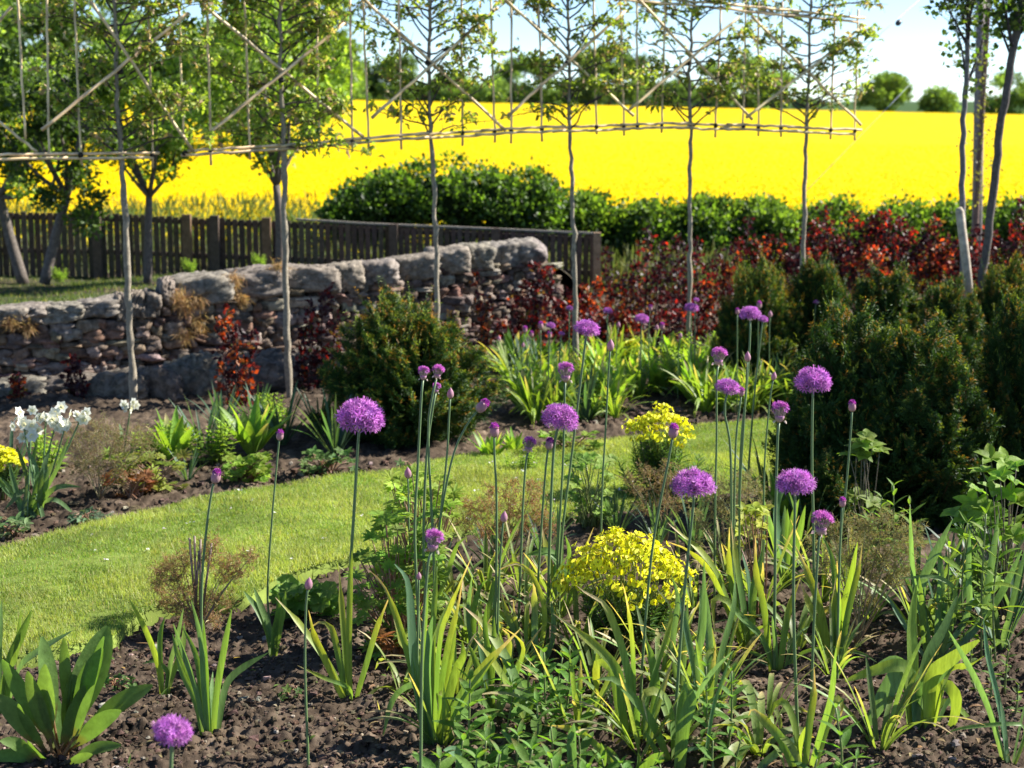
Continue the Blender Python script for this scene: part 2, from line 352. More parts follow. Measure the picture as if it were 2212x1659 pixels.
m_ = MB(); rock(m_, P(1152, 545, 10.85)+A(0, .1, 0), (.10, .2, .07), (.2, .18, .155), k=3.4, nu=22, nv=14, rough=.1, tilt=.5); m_.build('end_stone', M['stone'], wall)
dry = MB()                                            # dead tufts growing from the joints
for (u, v, s) in [(400, 655, .1), (425, 690, .09), (385, 640, .08), (505, 600, .06), (600, 575, .07), (395, 720, .07), (20, 690, .05), (520, 640, .05), (60, 700, .04), (430, 645, .05)]:
    yw = float(np.interp(u, [a[0] for a in WL], [a[1] for a in WL])); c = P(u, v, yw-.03)
    n = 260; p = c+RNG.normal(0, s*.3, (n, 3)); d = RNG.normal(0, .6, (n, 3))+A(0, -.3, -.7); cloud(dry, p, d, RNG.uniform(.04, .09, n), .004, jit((.36, .24, .12), .3, n))
dry.build('dead_tufts', M['feather'], wall)
for i, (u, v, w_, h_, y, lb) in enumerate([(150, 880, 130, 40, 8.75, 'low buff boulder at the wall foot behind the white narcissus'), (262, 872, 110, 60, 8.6, 'squarish pale boulder at the wall foot left of the first tree trunk'),
        (345, 868, 100, 70, 8.65, 'rounded grey boulder just right of the first tree trunk'), (430, 845, 120, 80, 8.75, 'large grey boulder behind the orange beech sapling'),
        (545, 826, 150, 74, 8.9, 'long flat grey boulder between the orange sapling and second trunk'), (660, 815, 120, 60, 9.2, 'grey boulder partly hidden by the round yew'), (30, 890, 120, 30, 8.7, 'low dark boulder at the left edge of the wall foot')]):
    c = P(u, v, y); c[2] = max(c[2], .0); b = thing('boulder', lb, 'boulder', (c[0], c[1], 0), 'boulders along the foot of the stone wall')
    sc = y/F; m_ = MB(); rock(m_, (c[0], c[1]+.05, c[2]+.0), (w_*.62*sc, .16, h_*.7*sc+.03), (.14, .118, .095), k=4.2, nu=56, nv=36, rough=.12, crag=1.0, rot=R(-.2, .3), tilt=R(-.22, -.04), cvar=.1); m_.build('stone', M['stone'], b)

# ---------------------------------------------------------------- picket fence
fence = thing('picket_fence', 'long dark weathered picket fence in front of the yellow field', 'fence', (-1.5, 13, 0))
FT = [(-60, 450), (250, 456), (420, 463), (600, 470), (640, 471), (800, 481), (1000, 489), (1293, 502)]
def fz(u): return P(u, np.interp(u, [a[0] for a in FT], [a[1] for a in FT]), 13)
u = -50; i = 0
while u < 1285:
    t_ = fz(u); bz = .12; lean = R(-.004, .004); top = t_[2]-.02-(.004 if u > 640 else R(0, .012)); wd = R(.039, .045)
    pk = MB(); x, y = t_[0], 13.0
    V = [(x-wd/2, y-.008, bz), (x+wd/2, y-.008, bz), (x+wd/2, y+.008, bz), (x-wd/2, y+.008, bz)]; V += [(a+lean, b, top) for a, b, c in V]
    pk.add(V, jit((.085, .06, .046), .25), q=[(0, 1, 5, 4), (1, 2, 6, 5), (2, 3, 7, 6), (3, 0, 4, 7), (4, 5, 6, 7)]); pk.build('picket', M['wood'], fence, smooth=False)
    u += 14.3 if u < 1290 else 12; i += 1
def boxm(m_, a, b, col): 
    (x0, y0, z0), (x1, y1, z1) = a, b
    m_.add([(x0, y0, z0), (x1, y0, z0), (x1, y1, z0), (x0, y1, z0), (x0, y0, z1), (x1, y0, z1), (x1, y1, z1), (x0, y1, z1)], np.asarray(col, float), q=[(0, 1, 5, 4), (1, 2, 6, 5), (2, 3, 7, 6), (3, 0, 4, 7), (4, 5, 6, 7), (3, 2, 1, 0)])
for dz0, dz1 in ((-.085, -.045), (-.36, -.32)):
    rl = MB(); us = np.linspace(-60, 1290, 20)
    for a, b in zip(us[:-1], us[1:]):
        p, q = fz(a), fz(b)
        V = [(p[0], 13.012, p[2]+dz0), (q[0], 13.012, q[2]+dz0), (q[0], 13.045, q[2]+dz0), (p[0], 13.045, p[2]+dz0)]; V += [(V[0][0], V[0][1], p[2]+dz1), (V[1][0], V[1][1], q[2]+dz1), (V[2][0], V[2][1], q[2]+dz1), (V[3][0], V[3][1], p[2]+dz1)]
        rl.add(V, A(.06, .045, .035), q=[(0, 1, 5, 4), (4, 5, 6, 7), (3, 2, 1, 0), (2, 3, 7, 6)])
    rl.build('rail', M['wood'], fence, smooth=False)
cp = MB(); us = np.linspace(640, 1293, 14)
for a, b in zip(us[:-1], us[1:]):
    p, q = fz(a), fz(b); V = [(p[0], 12.98, p[2]-.018), (q[0], 12.98, q[2]-.018), (q[0], 13.025, q[2]-.018), (p[0], 13.025, p[2]-.018)]; V += [(v[0], v[1], v[2]+.016) for v in V]
    cp.add(V, A(.2, .18, .15), q=[(0, 1, 5, 4), (4, 5, 6, 7), (3, 2, 1, 0), (2, 3, 7, 6)])
cp.build('capping_rail', M['wood'], fence, smooth=False)
for u in (-10, 210, 405, 465, 577, 850, 1070):
    p = fz(u); m_ = MB(); boxm(m_, (p[0]-.035, 12.93, .1), (p[0]+.035, 12.985, p[2]), (.16, .10, .06) if u in (405, 577) else (.09, .065, .05)); m_.build('post', M['wood'], fence, smooth=False)
p = P(1290, 502, 12.9); m_ = MB(); boxm(m_, (p[0]-.03, 12.85, -.1), (p[0]+.03, 12.92, p[2]), (.3, .2, .12)); tag(m_.build('post', M['wood'], fence, smooth=False), 'pale brown end post')

# ---------------------------------------------------------------- rape field
g = MB(); ys = np.concatenate([np.linspace(YN, 30, 90), np.geomspace(30.1, YE, 200)]); xs = np.linspace(-1, 1, 420)
X = xs[None]*(ys[:, None]*.36+2); Y = np.repeat(ys[:, None], 420, 1); Z = zcrop(X, Y)-.03+fbm(X, Y, 2.2, 4)*.02
Z[0] = -.6; Z[-1] -= 2
C = A(.80, .575, .004)*(1+.05*fbm(X, Y*.3, .5, 3))[..., None]; grid(g, X, Y, Z, C)
n = 90000; yy = YN-.5+(RNG.uniform(0, 1, n)**1.7)*34; x = RNG.uniform(-1, 1, n)*(yy*.35+1); z = zcrop(x, yy)+RNG.normal(-.015, .035, n); z = np.where(yy < YN+.3, z-RNG.uniform(0, .35, n), z)
c = jit((.82, .60, .004), .05, n); gr = RNG.uniform(0, 1, n) < np.where(yy < YN+.8, .6, .012); c[gr] = A(.2, .26, .03)
cloud(g, np.stack([x, yy, z], 1), RNG.normal(0, 1, (n, 3))*A(1, 1, .35)+A(0, 0, .1), .04, .036, c)
tag(g.build('rape_field', M['flower']), 'bright yellow oilseed rape crop in full flower filling the field', 'rape field', kind='stuff')
vg = MB(); n = 42000; x = RNG.uniform(-8, 9, n); y = RNG.uniform(15.5, YN, n); dens = fbm(x, y, .8, 3); kx = dens > -.35; x, y = x[kx], y[kx]; n = len(x)
z = RNG.uniform(-.5, .0, n)+.12+.12*vn(x*1.3, y)-np.where(x > -1, .12, 0); z += np.where(x < -1.2, .19, 0)
cloud(vg, np.stack([x, y, z], 1), RNG.normal(0, .35, (n, 3))+A(0, 0, 1), RNG.uniform(.08, .2, n), .022, jit((.13, .17, .04), .35, n))
n = 15000; x = RNG.uniform(-6.5, 2.0, n); y = RNG.uniform(13.2, 15.0, n); z = RNG.uniform(-.1, .36, n)*np.where(x > -.8, .8, 1); cloud(vg, np.stack([x, y, z], 1), RNG.normal(0, .35, (n, 3))+A(0, 0, 1), RNG.uniform(.08, .16, n), .022, jit((.10, .12, .04), .4, n))
n = 6500; x = RNG.uniform(-8, -.8, n); y = RNG.uniform(16, YN, n); cloud(vg, np.stack([x, y, RNG.uniform(-.05, .27, n)], 1), RNG.normal(0, 1, (n, 3)), .05, .04, jit((.75, .6, .01), .2, n))
tag(vg.build('verge_grass', M['feather']), 'tall rough grass and stray rape plants on the verge behind the fence', 'rough grass', kind='stuff')

# ---------------------------------------------------------------- bush and tree crowns
def crown_mesh(clumps, nleaf, L, W, cols, up=.25, inner=0, topcol=None, spread=.75):
    """clumps: list of (centre, radius). cols: list of (colour, weight)"""
    mb = MB(); cw = np.array([c[1] for c in cols], float); cw /= cw.sum(); cc = np.array([c[0] for c in cols])
    vol = np.array([r**2 for _, r in clumps]); cnt = np.maximum((nleaf*vol/vol.sum()).astype(int), 3)
    zs = [c[2] for c, r in clumps]; z0, z1 = min(zs), max(zs)+1e-6
    for (c, r), m in zip(clumps, cnt):
        d = nrm(RNG.normal(size=(m, 3))); rad = r*RNG.uniform(0, 1, (m, 1))**(.5)*(1+.25*RNG.normal(size=(m, 1)))
        p = np.asarray(c)+d*rad*A(1, 1, spread); tint = RNG.uniform(.75, 1.3)
        col = cc[RNG.choice(len(cols), m, p=cw)]*tint*(1+RNG.uniform(-.2, .2, (m, 1)))
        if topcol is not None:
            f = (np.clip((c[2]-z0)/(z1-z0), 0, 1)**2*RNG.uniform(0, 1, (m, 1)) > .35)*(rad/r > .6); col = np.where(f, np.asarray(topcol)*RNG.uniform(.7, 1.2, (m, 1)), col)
        cloud(mb, p, d*.9+RNG.normal(0, .6, (m, 3))+A(0, 0, up), RNG.uniform(.7, 1.25, m)*L, RNG.uniform(.8, 1.2, m)*W, col)
    return mb
def ell_clumps(c, rad, k, r0, r1, shell=.5, flat=0):
    out = []
    for i in range(k):
        d = nrm(RNG.normal(size=3)); s = RNG.uniform(shell, 1)**.6; p = A(*c)+d*A(*rad)*s
        out.append((p, R(r0, r1)))
    return out
def blobcore(mb, c, rad, col, bottom=None):
    rock(mb, c, rad, col, k=2.2, nu=18, nv=12, rough=.12)
def tree(name, label, cat, base, crown_c, rad, trunk_r, k, r0, r1, nleaf, L, W, cols, group=None, forks=6, matn='crown', bark=(.12, .1, .08), core=0, limb_frac=.85, up=.2, forkz=None):
    t = thing(name, label, cat, base, group); base = A(*base)
    cl_ = ell_clumps(crown_c, rad, k, r0, r1, .35)
    tb = MB(); fork = lerp(base, A(*crown_c)-A(0, 0, rad[2]*.75), 1.0)
    if fork[2] < base[2]+.1: fork[2] = base[2]+.1
    if forkz is not None: fork = lerp(base, fork, np.clip((forkz-base[2])/(fork[2]-base[2]), .1, 1.5))
    tube(tb, spline([base-A(0, 0, .05), lerp(base, fork, .5)+A(R(-.02, .02), 0, 0), fork], 8), np.linspace(trunk_r*1.15, trunk_r*.85, 8), bark, 9)
    tb.build('trunk', M['bark'], t); lb = MB()
    for i in range(forks):
        e = cl_[i*len(cl_)//forks][0]; m = lerp(fork, e, .5)+A(R(-.1, .1)*rad[0], R(-.1, .1)*rad[1], -rad[2]*.05)
        pts = spline([fork, m, lerp(fork, e, .98)], 7); tube(lb, pts, np.linspace(trunk_r*.6, trunk_r*.1, 7), bark, 6)
        for j in range(4):
            e2 = cl_[random.randrange(len(cl_))][0]; b = pts[random.randrange(2, 6)]
            if np.linalg.norm(e2-b) < rad[0]*.9: tube(lb, spline([b, lerp(b, e2, .5)+A(0, 0, .03*rad[2]), e2], 5), np.linspace(trunk_r*.22, trunk_r*.05, 5), bark, 4)
    lb.build('limbs', M['bark'], t)
    cm = crown_mesh(cl_, nleaf, L, W, cols, up)
    cm.build('crown', M[matn], t); return t
GRN = [((.19, .29, .05), 3), ((.30, .39, .08), 3), ((.10, .16, .03), 2)]
DRK = [((.035, .065, .018), 3), ((.055, .1, .025), 2), ((.09, .15, .03), 1)]
FARG = [((.17, .25, .08), 3), ((.23, .33, .08), 3), ((.10, .16, .06), 2)]
# fruit trees on the terrace in front of the fence
def ttree(lb, ub, vb, y, uc, vc, wu, hu, tr, nleaf, cols=GRN, k=46, fv=425):
    b = P(ub, vb, y); c = P(uc, vc, y); s = y/F
    tree('orchard_tree', lb, 'tree', b, c, (wu*s/2, wu*s*.42, hu*s/2), tr, k, .09, .16, nleaf*.85, .05, .03, cols, 'fruit trees on the bank before the fence', forks=7, bark=(.12, .10, .085), forkz=P(ub, fv, y)[2])
ttree('leafy fruit tree with a forked trunk right of the second espalier stem', 604, 590, 12.2, 590, 175, 330, 370, .034, 6500, k=42, fv=400)
ttree('fruit tree with a curved trunk between the first and second espalier stems', 318, 600, 12.0, 318, 215, 300, 360, .030, 5000, k=36, fv=425)
ttree('dark leafy fruit tree leaning at the left side of the fence', 95, 598, 11.6, 130, 262, 330, 480, .036, 7000, [((.04, .07, .018), 2), ((.08, .13, .025), 2)], 44)
ttree('fruit tree with pale bark at the far left edge', 50, 600, 12.3, -10, 240, 290, 500, .042, 6000, k=40)
# woodland beyond the field margin at left
for (u, v, y, w_, h_, n, lb, cols) in [
    (60, 175, 36, 300, 400, 9000, 'dense dark green tree beyond the fence at the far left', DRK),
    (290, 215, 40, 240, 300, 8000, 'dark green tree beyond the fence behind the first espalier panel', DRK),
    (200, 90, 48, 260, 260, 7000, 'tall mid green tree rising behind the dark trees at left', FARG),
    (470, 160, 44, 200, 260, 8000, 'bushy green tree beyond the field corner behind the second espalier', FARG),
    (665, 110, 46, 230, 330, 9000, 'light green leafy tree at the left end of the yellow field', [((.14, .22, .03), 3), ((.10, .16, .03), 2)]),
    (585, 110, 50, 200, 300, 8000, 'tall green tree behind the second espalier crossing', FARG)]:
    s = y/F; c = P(u, v, y); b = A(c[0], y, float(zg(np.array([c[0]]), np.array([y]))[0]))
    tree('field_tree', lb, 'tree', b, c, (w_*s/2, w_*s*.45, h_*s/2), .08, 54, .22, .45, n*.95, .17, .11, cols, 'trees beyond the field margin', matn='crown', forks=6)
for (u, v, w_, h_, n, lb, y) in [(1907, 192, 118, 92, 7000, 'round green tree standing alone on the field skyline, right of the trellis', 206), (2030, 215, 74, 62, 4000, 'small bushy skyline tree between the lone round tree and the pole', 206),
    (2175, 200, 150, 110, 5000, 'green skyline tree behind the right edge trunks', 212), (1318, 150, 215, 150, 9000, 'broad dark green skyline tree behind the fourth espalier', 206),
    (1612, 158, 205, 135, 9000, 'broad green skyline tree between the fifth and sixth espaliers', 206), (1130, 165, 170, 120, 6500, 'skyline tree between the third and fourth espaliers', 215),
    (960, 190, 130, 80, 4500, 'low skyline tree behind the third espalier', 214), (850, 165, 150, 130, 6000, 'dark skyline tree left of the third espalier', 212), (1050, 200, 100, 50, 3500, 'low bushy skyline tree right of the third espalier', 206), (740, 170, 130, 140, 5200, 'green skyline tree at the left end of the field crest', 208),
    (1455, 195, 130, 50, 3500, 'low dark skyline tree left of the fifth espalier', 225), (1230, 205, 120, 40, 3000, 'low skyline thicket behind the fourth stem', 216)]:
    s = y/F; c = P(u, v, y); b = A(c[0], y, float(zcrop(np.array([c[0]]), np.array([YE]))[0])-1.3)
    c[2] -= h_*s*.12; tree('skyline_tree', lb, 'tree', b, c, (w_*s*.46, w_*s*.4, h_*s*.44), .3, 46, .55, 1.15, int(n*.75), .5, .38, FARG if 'dark' not in lb else [((.09, .14, .06), 2), ((.15, .22, .07), 2)], 'trees on the field skyline', matn='farcrown', forks=5)
# far woods and hills on the horizon
hl = MB(); us = np.linspace(-900, 3300, 90); q = []
for i, u in enumerate(us):
    v = np.interp(u, [-900, 700, 1500, 1800, 2000, 2200, 3300], [214, 212, 222, 224, 216, 215, 205])+4*math.sin(u*.013)
    for (yy_, vv) in ((620, 262), (640, v+6), (760, v), (1200, 262)): hl.add([P(u, vv, yy_)], A(.045, .085, .028))
    if i: b = i*4; q += [(b-4+j, b+j, b+j+1, b-3+j) for j in range(3)]
hl.Q.append(np.array(q)); tag(hl.build('hills', M['turf']), kind='structure')
fw = MB()
for u in np.linspace(500, 1760, 130):
    hgt = R(14, 30)*(1 if u < 1560 else .5); c = P(u+R(-8, 8), 226-hgt*.5, 520+R(-20, 20)); m = 80; s = 520/F
    p = c+RNG.normal(size=(m, 3))*A(9*s, 2, hgt*.36*s); cloud(fw, p, RNG.normal(size=(m, 3)), 1.7, 1.4, jit((.10, .15, .09), .3, m))
tag(fw.build('distant_woods', M['farcrown']), 'blue-green far-off woods along the horizon', 'woods', kind='stuff')
# big rounded shrub and hedge behind the fence
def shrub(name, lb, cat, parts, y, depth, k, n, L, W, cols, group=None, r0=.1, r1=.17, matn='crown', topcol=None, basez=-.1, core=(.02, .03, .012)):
    """parts: list of (u, vtop, vbottom, halfwidth in u)"""
    c0 = P(parts[0][0], parts[0][2], y); t = thing(name, lb, cat, (c0[0], y, basez), group); s = y/F; cl_ = []; cb = MB()
    for (u, vt, vb, hw) in parts:
        c = P(u, (vt+vb)/2, y); hz = (vb-vt)/2*s; rr = (hw*s, depth, hz)
        cl_ += ell_clumps(c, (rr[0]-r0, max(rr[1]-r0, .05), rr[2]-r0*.6), k, r0, r1, .75); rock(cb, c, (rr[0]*.5, rr[1]*.5, rr[2]*.52), core, k=2.3, nu=16, nv=10, rough=.12)  # added solid dark blob closes gaps and stands in for inner shade
    cb.build('dark_core_fill', M['core'], t); crown_mesh(cl_, n, L, W, cols, .3, topcol=topcol).build('foliage', M[matn], t); return t
HG = [((.07, .125, .022), 3), ((.11, .19, .03), 3), ((.03, .06, .015), 3)]
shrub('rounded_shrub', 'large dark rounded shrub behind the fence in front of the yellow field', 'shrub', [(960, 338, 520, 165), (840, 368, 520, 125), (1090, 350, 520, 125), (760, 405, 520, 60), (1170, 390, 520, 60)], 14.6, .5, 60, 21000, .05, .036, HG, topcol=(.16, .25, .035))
for i, (u, vt, w_, lb) in enumerate([(1270, 418, 95, 'first hedge section, right of the large rounded shrub'), (1400, 424, 90, 'hedge section left of the fifth trunk'), (1530, 420, 95, 'hedge section just right of the fifth trunk'),
        (1660, 428, 90, 'paler hedge section left of the sixth trunk'), (1800, 432, 100, 'hedge section right of the sixth trunk'), (1940, 430, 95, 'hedge section above the tall red beeches'), (2075, 432, 95, 'hedge section around the foot of the pole'), (2200, 428, 90, 'hedge section at the right edge')]):
    pale = i in (3,)
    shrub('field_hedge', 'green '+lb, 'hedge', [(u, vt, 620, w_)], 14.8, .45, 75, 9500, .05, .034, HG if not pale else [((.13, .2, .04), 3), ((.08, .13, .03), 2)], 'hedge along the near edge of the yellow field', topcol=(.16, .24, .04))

# ---------------------------------------------------------------- copper beech plants
BC = [((.035, .009, .013), 6), ((.075, .013, .015), 4), ((.20, .022, .012), 1.9), ((.24, .07, .015), .8), ((.06, .08, .02), .8)]
BO = [((.035, .010, .012), 4), ((.16, .028, .012), 2), ((.26, .085, .018), 2.2), ((.11, .07, .02), 1.3)]
def beech(lb, u, vt, vb, w_, y, n, cols=BC, dens=1.0):
    b = P(u, vb, y); s = y/F; vt -= 14; hz = (vb-vt)*s; t = thing('copper_beech', lb, 'beech', (b[0], b[1], b[2]), 'young copper beeches'); tw = MB(); lv = MB(); cc = np.array([c[0] for c in cols]); cw = np.array([c[1] for c in cols], float); cw /= cw.sum()
    ns = max(2, int(w_/22)); L = []
    for i in range(ns):
        x = (i+.5)/ns*2-1; top = b+A(x*w_*.5*s, R(-.12, .12), hz*(R(.6, 1.06)-abs(x)*.25)); pts = spline([b+A(x*.15*w_*s, 0, -.05), lerp(b, top, .5)+A(R(-.03, .03)+x*.1*w_*s, 0, 0), top], 12)
        tube(tw, pts, np.linspace(.008, .002, 12), (.06, .04, .035), 4)
        for j in range(2, 12):
            for kx in range(3):
                e = pts[j]+A(R(-1, 1), R(-1, 1), R(-.1, .7))*min(.13, w_*s*.4)*(1.15-j/14); tube(tw, [pts[j], e], [.0025, .001], (.06, .04, .035), 3, cap=False)
                m = max(2, int(5*dens)); p = lerp(pts[j], e, RNG.uniform(.3, 1.05, (m, 1)))+RNG.normal(0, .012, (m, 3)); f = .25+.75*(p[:, 2:3]-b[2])/max(hz, .1)
                L.append(p)
    p = np.vstack(L); m = len(p); cw = cw*RNG.uniform(.4, 1.8, len(cw)); cw /= cw.sum(); col = cc[RNG.choice(len(cc), m, p=cw)]*RNG.uniform(.7, 1.4, (m, 1))*R(.8, 1.4); gq = RNG.uniform(size=m) < random.choice([0, .03, .12]); col[gq] = A(.12, .15, .03); cl2 = fbm(p[:, 0]*3, p[:, 2]*3+p[:, 1], 3, 2); col = np.where((cl2 < -.25)[:, None], A(.03, .009, .013), col)
    cloud(lv, p, RNG.normal(0, .8, (m, 3))+A(0, -.2, .1), RNG.uniform(.028, .045, m), RNG.uniform(.02, .03, m), col, .12)
    tw.build('twigs', M['bark'], t); lv.build('foliage', M['beech'], t)
for a in [('tall narrow scarlet beech at the end of the stone wall', 1208, 475, 790, 62, 10.6, 0, BC), ('dark purple beech low beside the wall end', 1150, 560, 770, 90, 10.3, 0, BC), ('orange-red beech beside the fence end post', 1290, 530, 790, 120, 10.7, 0, BO),
          ('deep purple beech left of the fifth trunk', 1400, 515, 790, 130, 10.5, 0, BC), ('purple beech with red tips behind the fifth trunk', 1500, 490, 780, 110, 10.8, 0, BC), ('brownish beech right of the fifth trunk', 1570, 520, 740, 90, 10.6, 0, BO), ('orange tinted beech left of the sixth trunk', 1680, 490, 640, 120, 11.2, 0, BO),
          ('red and purple beech with the highest scarlet tips, right of the sixth trunk', 1840, 440, 640, 150, 11.3, 0, BC), ('dark purple beech between the sixth trunk and the stake', 1935, 455, 640, 130, 11.2, 0, BC), ('orange-leaved beech left of the wooden stake', 2010, 470, 640, 110, 11.0, 0, BO),
          ('scarlet beech at the right edge behind the leaning trunk', 2180, 440, 640, 120, 10.8, 0, BC), ('red beech near the base of the pole', 2110, 500, 640, 70, 11.1, 0, BC), ('low scarlet beech under the fifth trunk fork', 1330, 640, 800, 110, 10.2, 0, BO), ('low purple beech before the wall end', 1110, 690, 790, 80, 9.9, 0, BC),
          ('dark red beech between the fourth and fifth trunks', 1450, 600, 800, 100, 10.2, 0, BC)]:
    beech(a[0], *a[1:7], a[7], 1.3)
for a in [('mid-height purple beech filling the gap right of the fence end post', 1345, 520, 760, 110, 11.3, 0, BC), ('dark beech below the hedge between the fifth and sixth trunks', 1610, 500, 720, 130, 11.2, 0, BC), ('dark low beech beside the sixth trunk, left side', 1715, 510, 700, 100, 11.0, 0, BC), ('purple beech right behind the sixth trunk', 1765, 480, 660, 100, 11.4, 0, BC),
          ('brown beech below the highest scarlet tips', 1870, 510, 660, 120, 10.6, 0, BO), ('deep red beech left of the pole foot', 2050, 480, 660, 90, 11.2, 0, BC), ('dark low beech before the hedge right of the wall end', 1240, 600, 800, 90, 10.1, 0, BC), ('purple beech against the hedge behind the fifth trunk, back row', 1440, 505, 760, 130, 11.6, 0, BC)]:
    beech(a[0], *a[1:7], a[7], 1.15)
for a in [('thin beech sapling with few red leaves by the left edge', 42, 760, 890, 48, 8.55, 0, BC), ('slender red-leaved sapling left of the first trunk', 165, 735, 895, 42, 8.5, 0, BC), ('orange and red sapling between the first two trunks', 512, 675, 900, 88, 8.4, 0, BO),
          ('red-tipped sapling left of the round yew', 705, 610, 880, 95, 8.9, 0, BC), ('orange sapling right of the round yew against the wall', 1042, 568, 790, 55, 9.4, 0, BO), ('leafy sapling with red top just left of the yew', 660, 650, 860, 45, 8.8, 0, BC)]:
    beech(a[0], *a[1:7], a[7], .9)

# ---------------------------------------------------------------- yews
def yew_mesh(w_, d_, h, nb, seed, needle=.02, tips=.35, bl=.2, K=26, S_=9):
    """dense bush of flattened sprays: branch > side shoots > two ranks of needles"""
    r = np.random.default_rng(seed); mb = MB()
    ph = r.uniform(0, 2*math.pi, nb); t = r.uniform(0, 1, nb)**.9; prof = np.clip(np.sin(math.pi*np.clip(t*.74+.24, 0, 1))**.55, .12, 1)
    lump = 1+.10*np.sin(ph*5+t*9+seed)+.08*np.sin(ph*9-t*13+seed*2); rad = prof*lump*np.where(np.arange(nb) % 3 == 0, r.uniform(.5, .8, nb), r.uniform(.8, 1.06, nb))
    tip = np.stack([np.cos(ph)*rad*w_/2, np.sin(ph)*rad*d_/2, (.05+.95*t)*h*(.9+.1*np.sin(ph*3+seed))], 1); tip[:, 2] += np.where(t > .7, r.uniform(-.03, .12, nb), 0)
    out = nrm(np.stack([np.cos(ph)*(.75-.45*t), np.sin(ph)*(.75-.45*t), .55+.7*t], 1)+r.normal(0, .16, (nb, 3))); L = bl*r.uniform(.75, 1.25, nb)
    base = tip-out*L[:, None]; plane = nrm(np.cross(out, r.normal(size=(nb, 3)))); k = (np.arange(K)+1)/(K+1)
    sb = base[:, None]+out[:, None]*(L[:, None, None]*k[None, :, None]); sg = np.where(np.arange(K) % 2, 1, -1)[None, :, None]
    sd_ = nrm(plane[:, None]*sg*.8+out[:, None]*.75+r.normal(0, .22, (nb, K, 3))+A(0, 0, .15)); sl = (.062*(1.15-k)[None]+.018)*r.uniform(.7, 1.3, (nb, K))*bl/.2
    sb = np.concatenate([sb.reshape(-1, 3), base+out*L[:, None]*.75]); sd_ = np.concatenate([sd_.reshape(-1, 3), out]); sl = np.concatenate([sl.ravel(), L*(.35+.5*(t > .75)*r.uniform(0, 1, nb))]); n = len(sb); bi = np.concatenate([np.repeat(np.arange(nb), K), np.arange(nb)])
    q = np.linspace(.08, 1, S_); pos = sb[:, None]+sd_[:, None]*(sl[:, None, None]*q[None, :, None]); side = nrm(np.cross(sd_, np.cross(out, plane)[bi]+r.normal(0, .35, (n, 3))))
    kk = np.concatenate([np.tile(k, nb), np.ones(nb)]); ist = (r.uniform(0, 1, n) < tips*(.25+.9*t[bi])*(kk > .35)); dark = r.uniform(.6, 1.6, (n, 1)); g0 = A(.028, .066, .014)*dark
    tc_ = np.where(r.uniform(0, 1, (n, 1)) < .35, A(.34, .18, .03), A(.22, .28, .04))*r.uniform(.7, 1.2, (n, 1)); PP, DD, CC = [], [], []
    for s_ in (-1, 1):
        d = side[:, None]*s_*.85+sd_[:, None]*.55+r.normal(0, .14, (n, S_, 3)); f = (ist[:, None]*np.clip((q[None]-.5)/.4, 0, 1))[..., None]
        PP.append(pos.reshape(-1, 3)); DD.append(d.reshape(-1, 3)); CC.append((g0[:, None]*(1-f)+tc_[:, None]*f).reshape(-1, 3))
    PP = np.vstack(PP); m = len(PP); cloud(mb, PP, np.vstack(DD), needle*r.uniform(.7, 1.2, m), needle*.2, np.vstack(CC), .1)
    cloud(mb, base, out, L, .006, np.tile(A(.07, .045, .025), (nb, 1)), .05)
    core = MB(); rock(core, (0, 0, h*.38), (w_*.22, d_*.22, h*.36), (.010, .018, .006), k=2.5, nu=18, nv=14, rough=.1)  # added dark blob, not twigs: blocks see-through, shade put into its colour
    st = MB(); tube(st, [(0, 0, -.1), (0, 0, h*.6)], [.025, .015], (.05, .035, .03), 6)
    return mb, core, st
def yew_proto(w_, d_, h, ns, seed, **k):
    mb, co, st = yew_mesh(w_, d_, h, ns, seed, **k); return mb.mesh('foliage', M['yew'], smooth=False), co.mesh('added_dark_core', M['core']), st.mesh('trunk', M['bark'])
YW = [yew_proto(.78, .7, .8, 520, 3, tips=.75, needle=.019, bl=.17), yew_proto(.62, .6, .9, 500, 5, tips=.45, bl=.2, S_=11), yew_proto(.6, .6, .95, 500, 11, tips=.36, bl=.21, S_=11)]
def yew(lb, u, vt, y, w_, pr, rz=0):
    b = P(u, vt, y); h = b[2]; base = (b[0], y, 0); t = thing('yew_bush', lb, 'yew', base, 'clipped yew bushes', rz); me = YW[pr]; hw = [(.78, .8), (.62, .9), (.6, .95)][pr]
    sw = w_*y/F/hw[0]; sh = h/(hw[1]+.06)
    sh *= .93
    for m_, nm in zip(me, ('foliage', 'added_dark_core', 'trunk')):
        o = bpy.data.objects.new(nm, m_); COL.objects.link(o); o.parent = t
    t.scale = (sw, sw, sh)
yew('round bushy yew with orange tips alone in the left bed', 872, 612, 7.55, 375, 0)
yew('large dark yew at centre right of the photo behind the tall alliums', 2005, 655, 6.0, 315, 1)
yew('dark yew with reaching shoots left of the largest yew', 1835, 612, 6.15, 285, 2, .7)
yew('dark yew cut by the right edge', 2225, 590, 6.1, 240, 1, 2)
yew('low yew at the foot of the dark yews, left side', 1800, 960, 5.75, 165, 2, 3)
yew('background yew left of the sixth trunk', 1645, 540, 8.9, 225, 0, 1)
yew('background yew behind the sixth trunk', 1775, 532, 9.0, 170, 1, 2)
yew('background yew left of the wooden stake', 1925, 548, 8.6, 225, 2, 4)
yew('background yew right of the wooden stake', 2175, 538, 8.4, 220, 0, 2)
yew('background yew directly before the stake', 2055, 580, 8.2, 180, 1, .5)

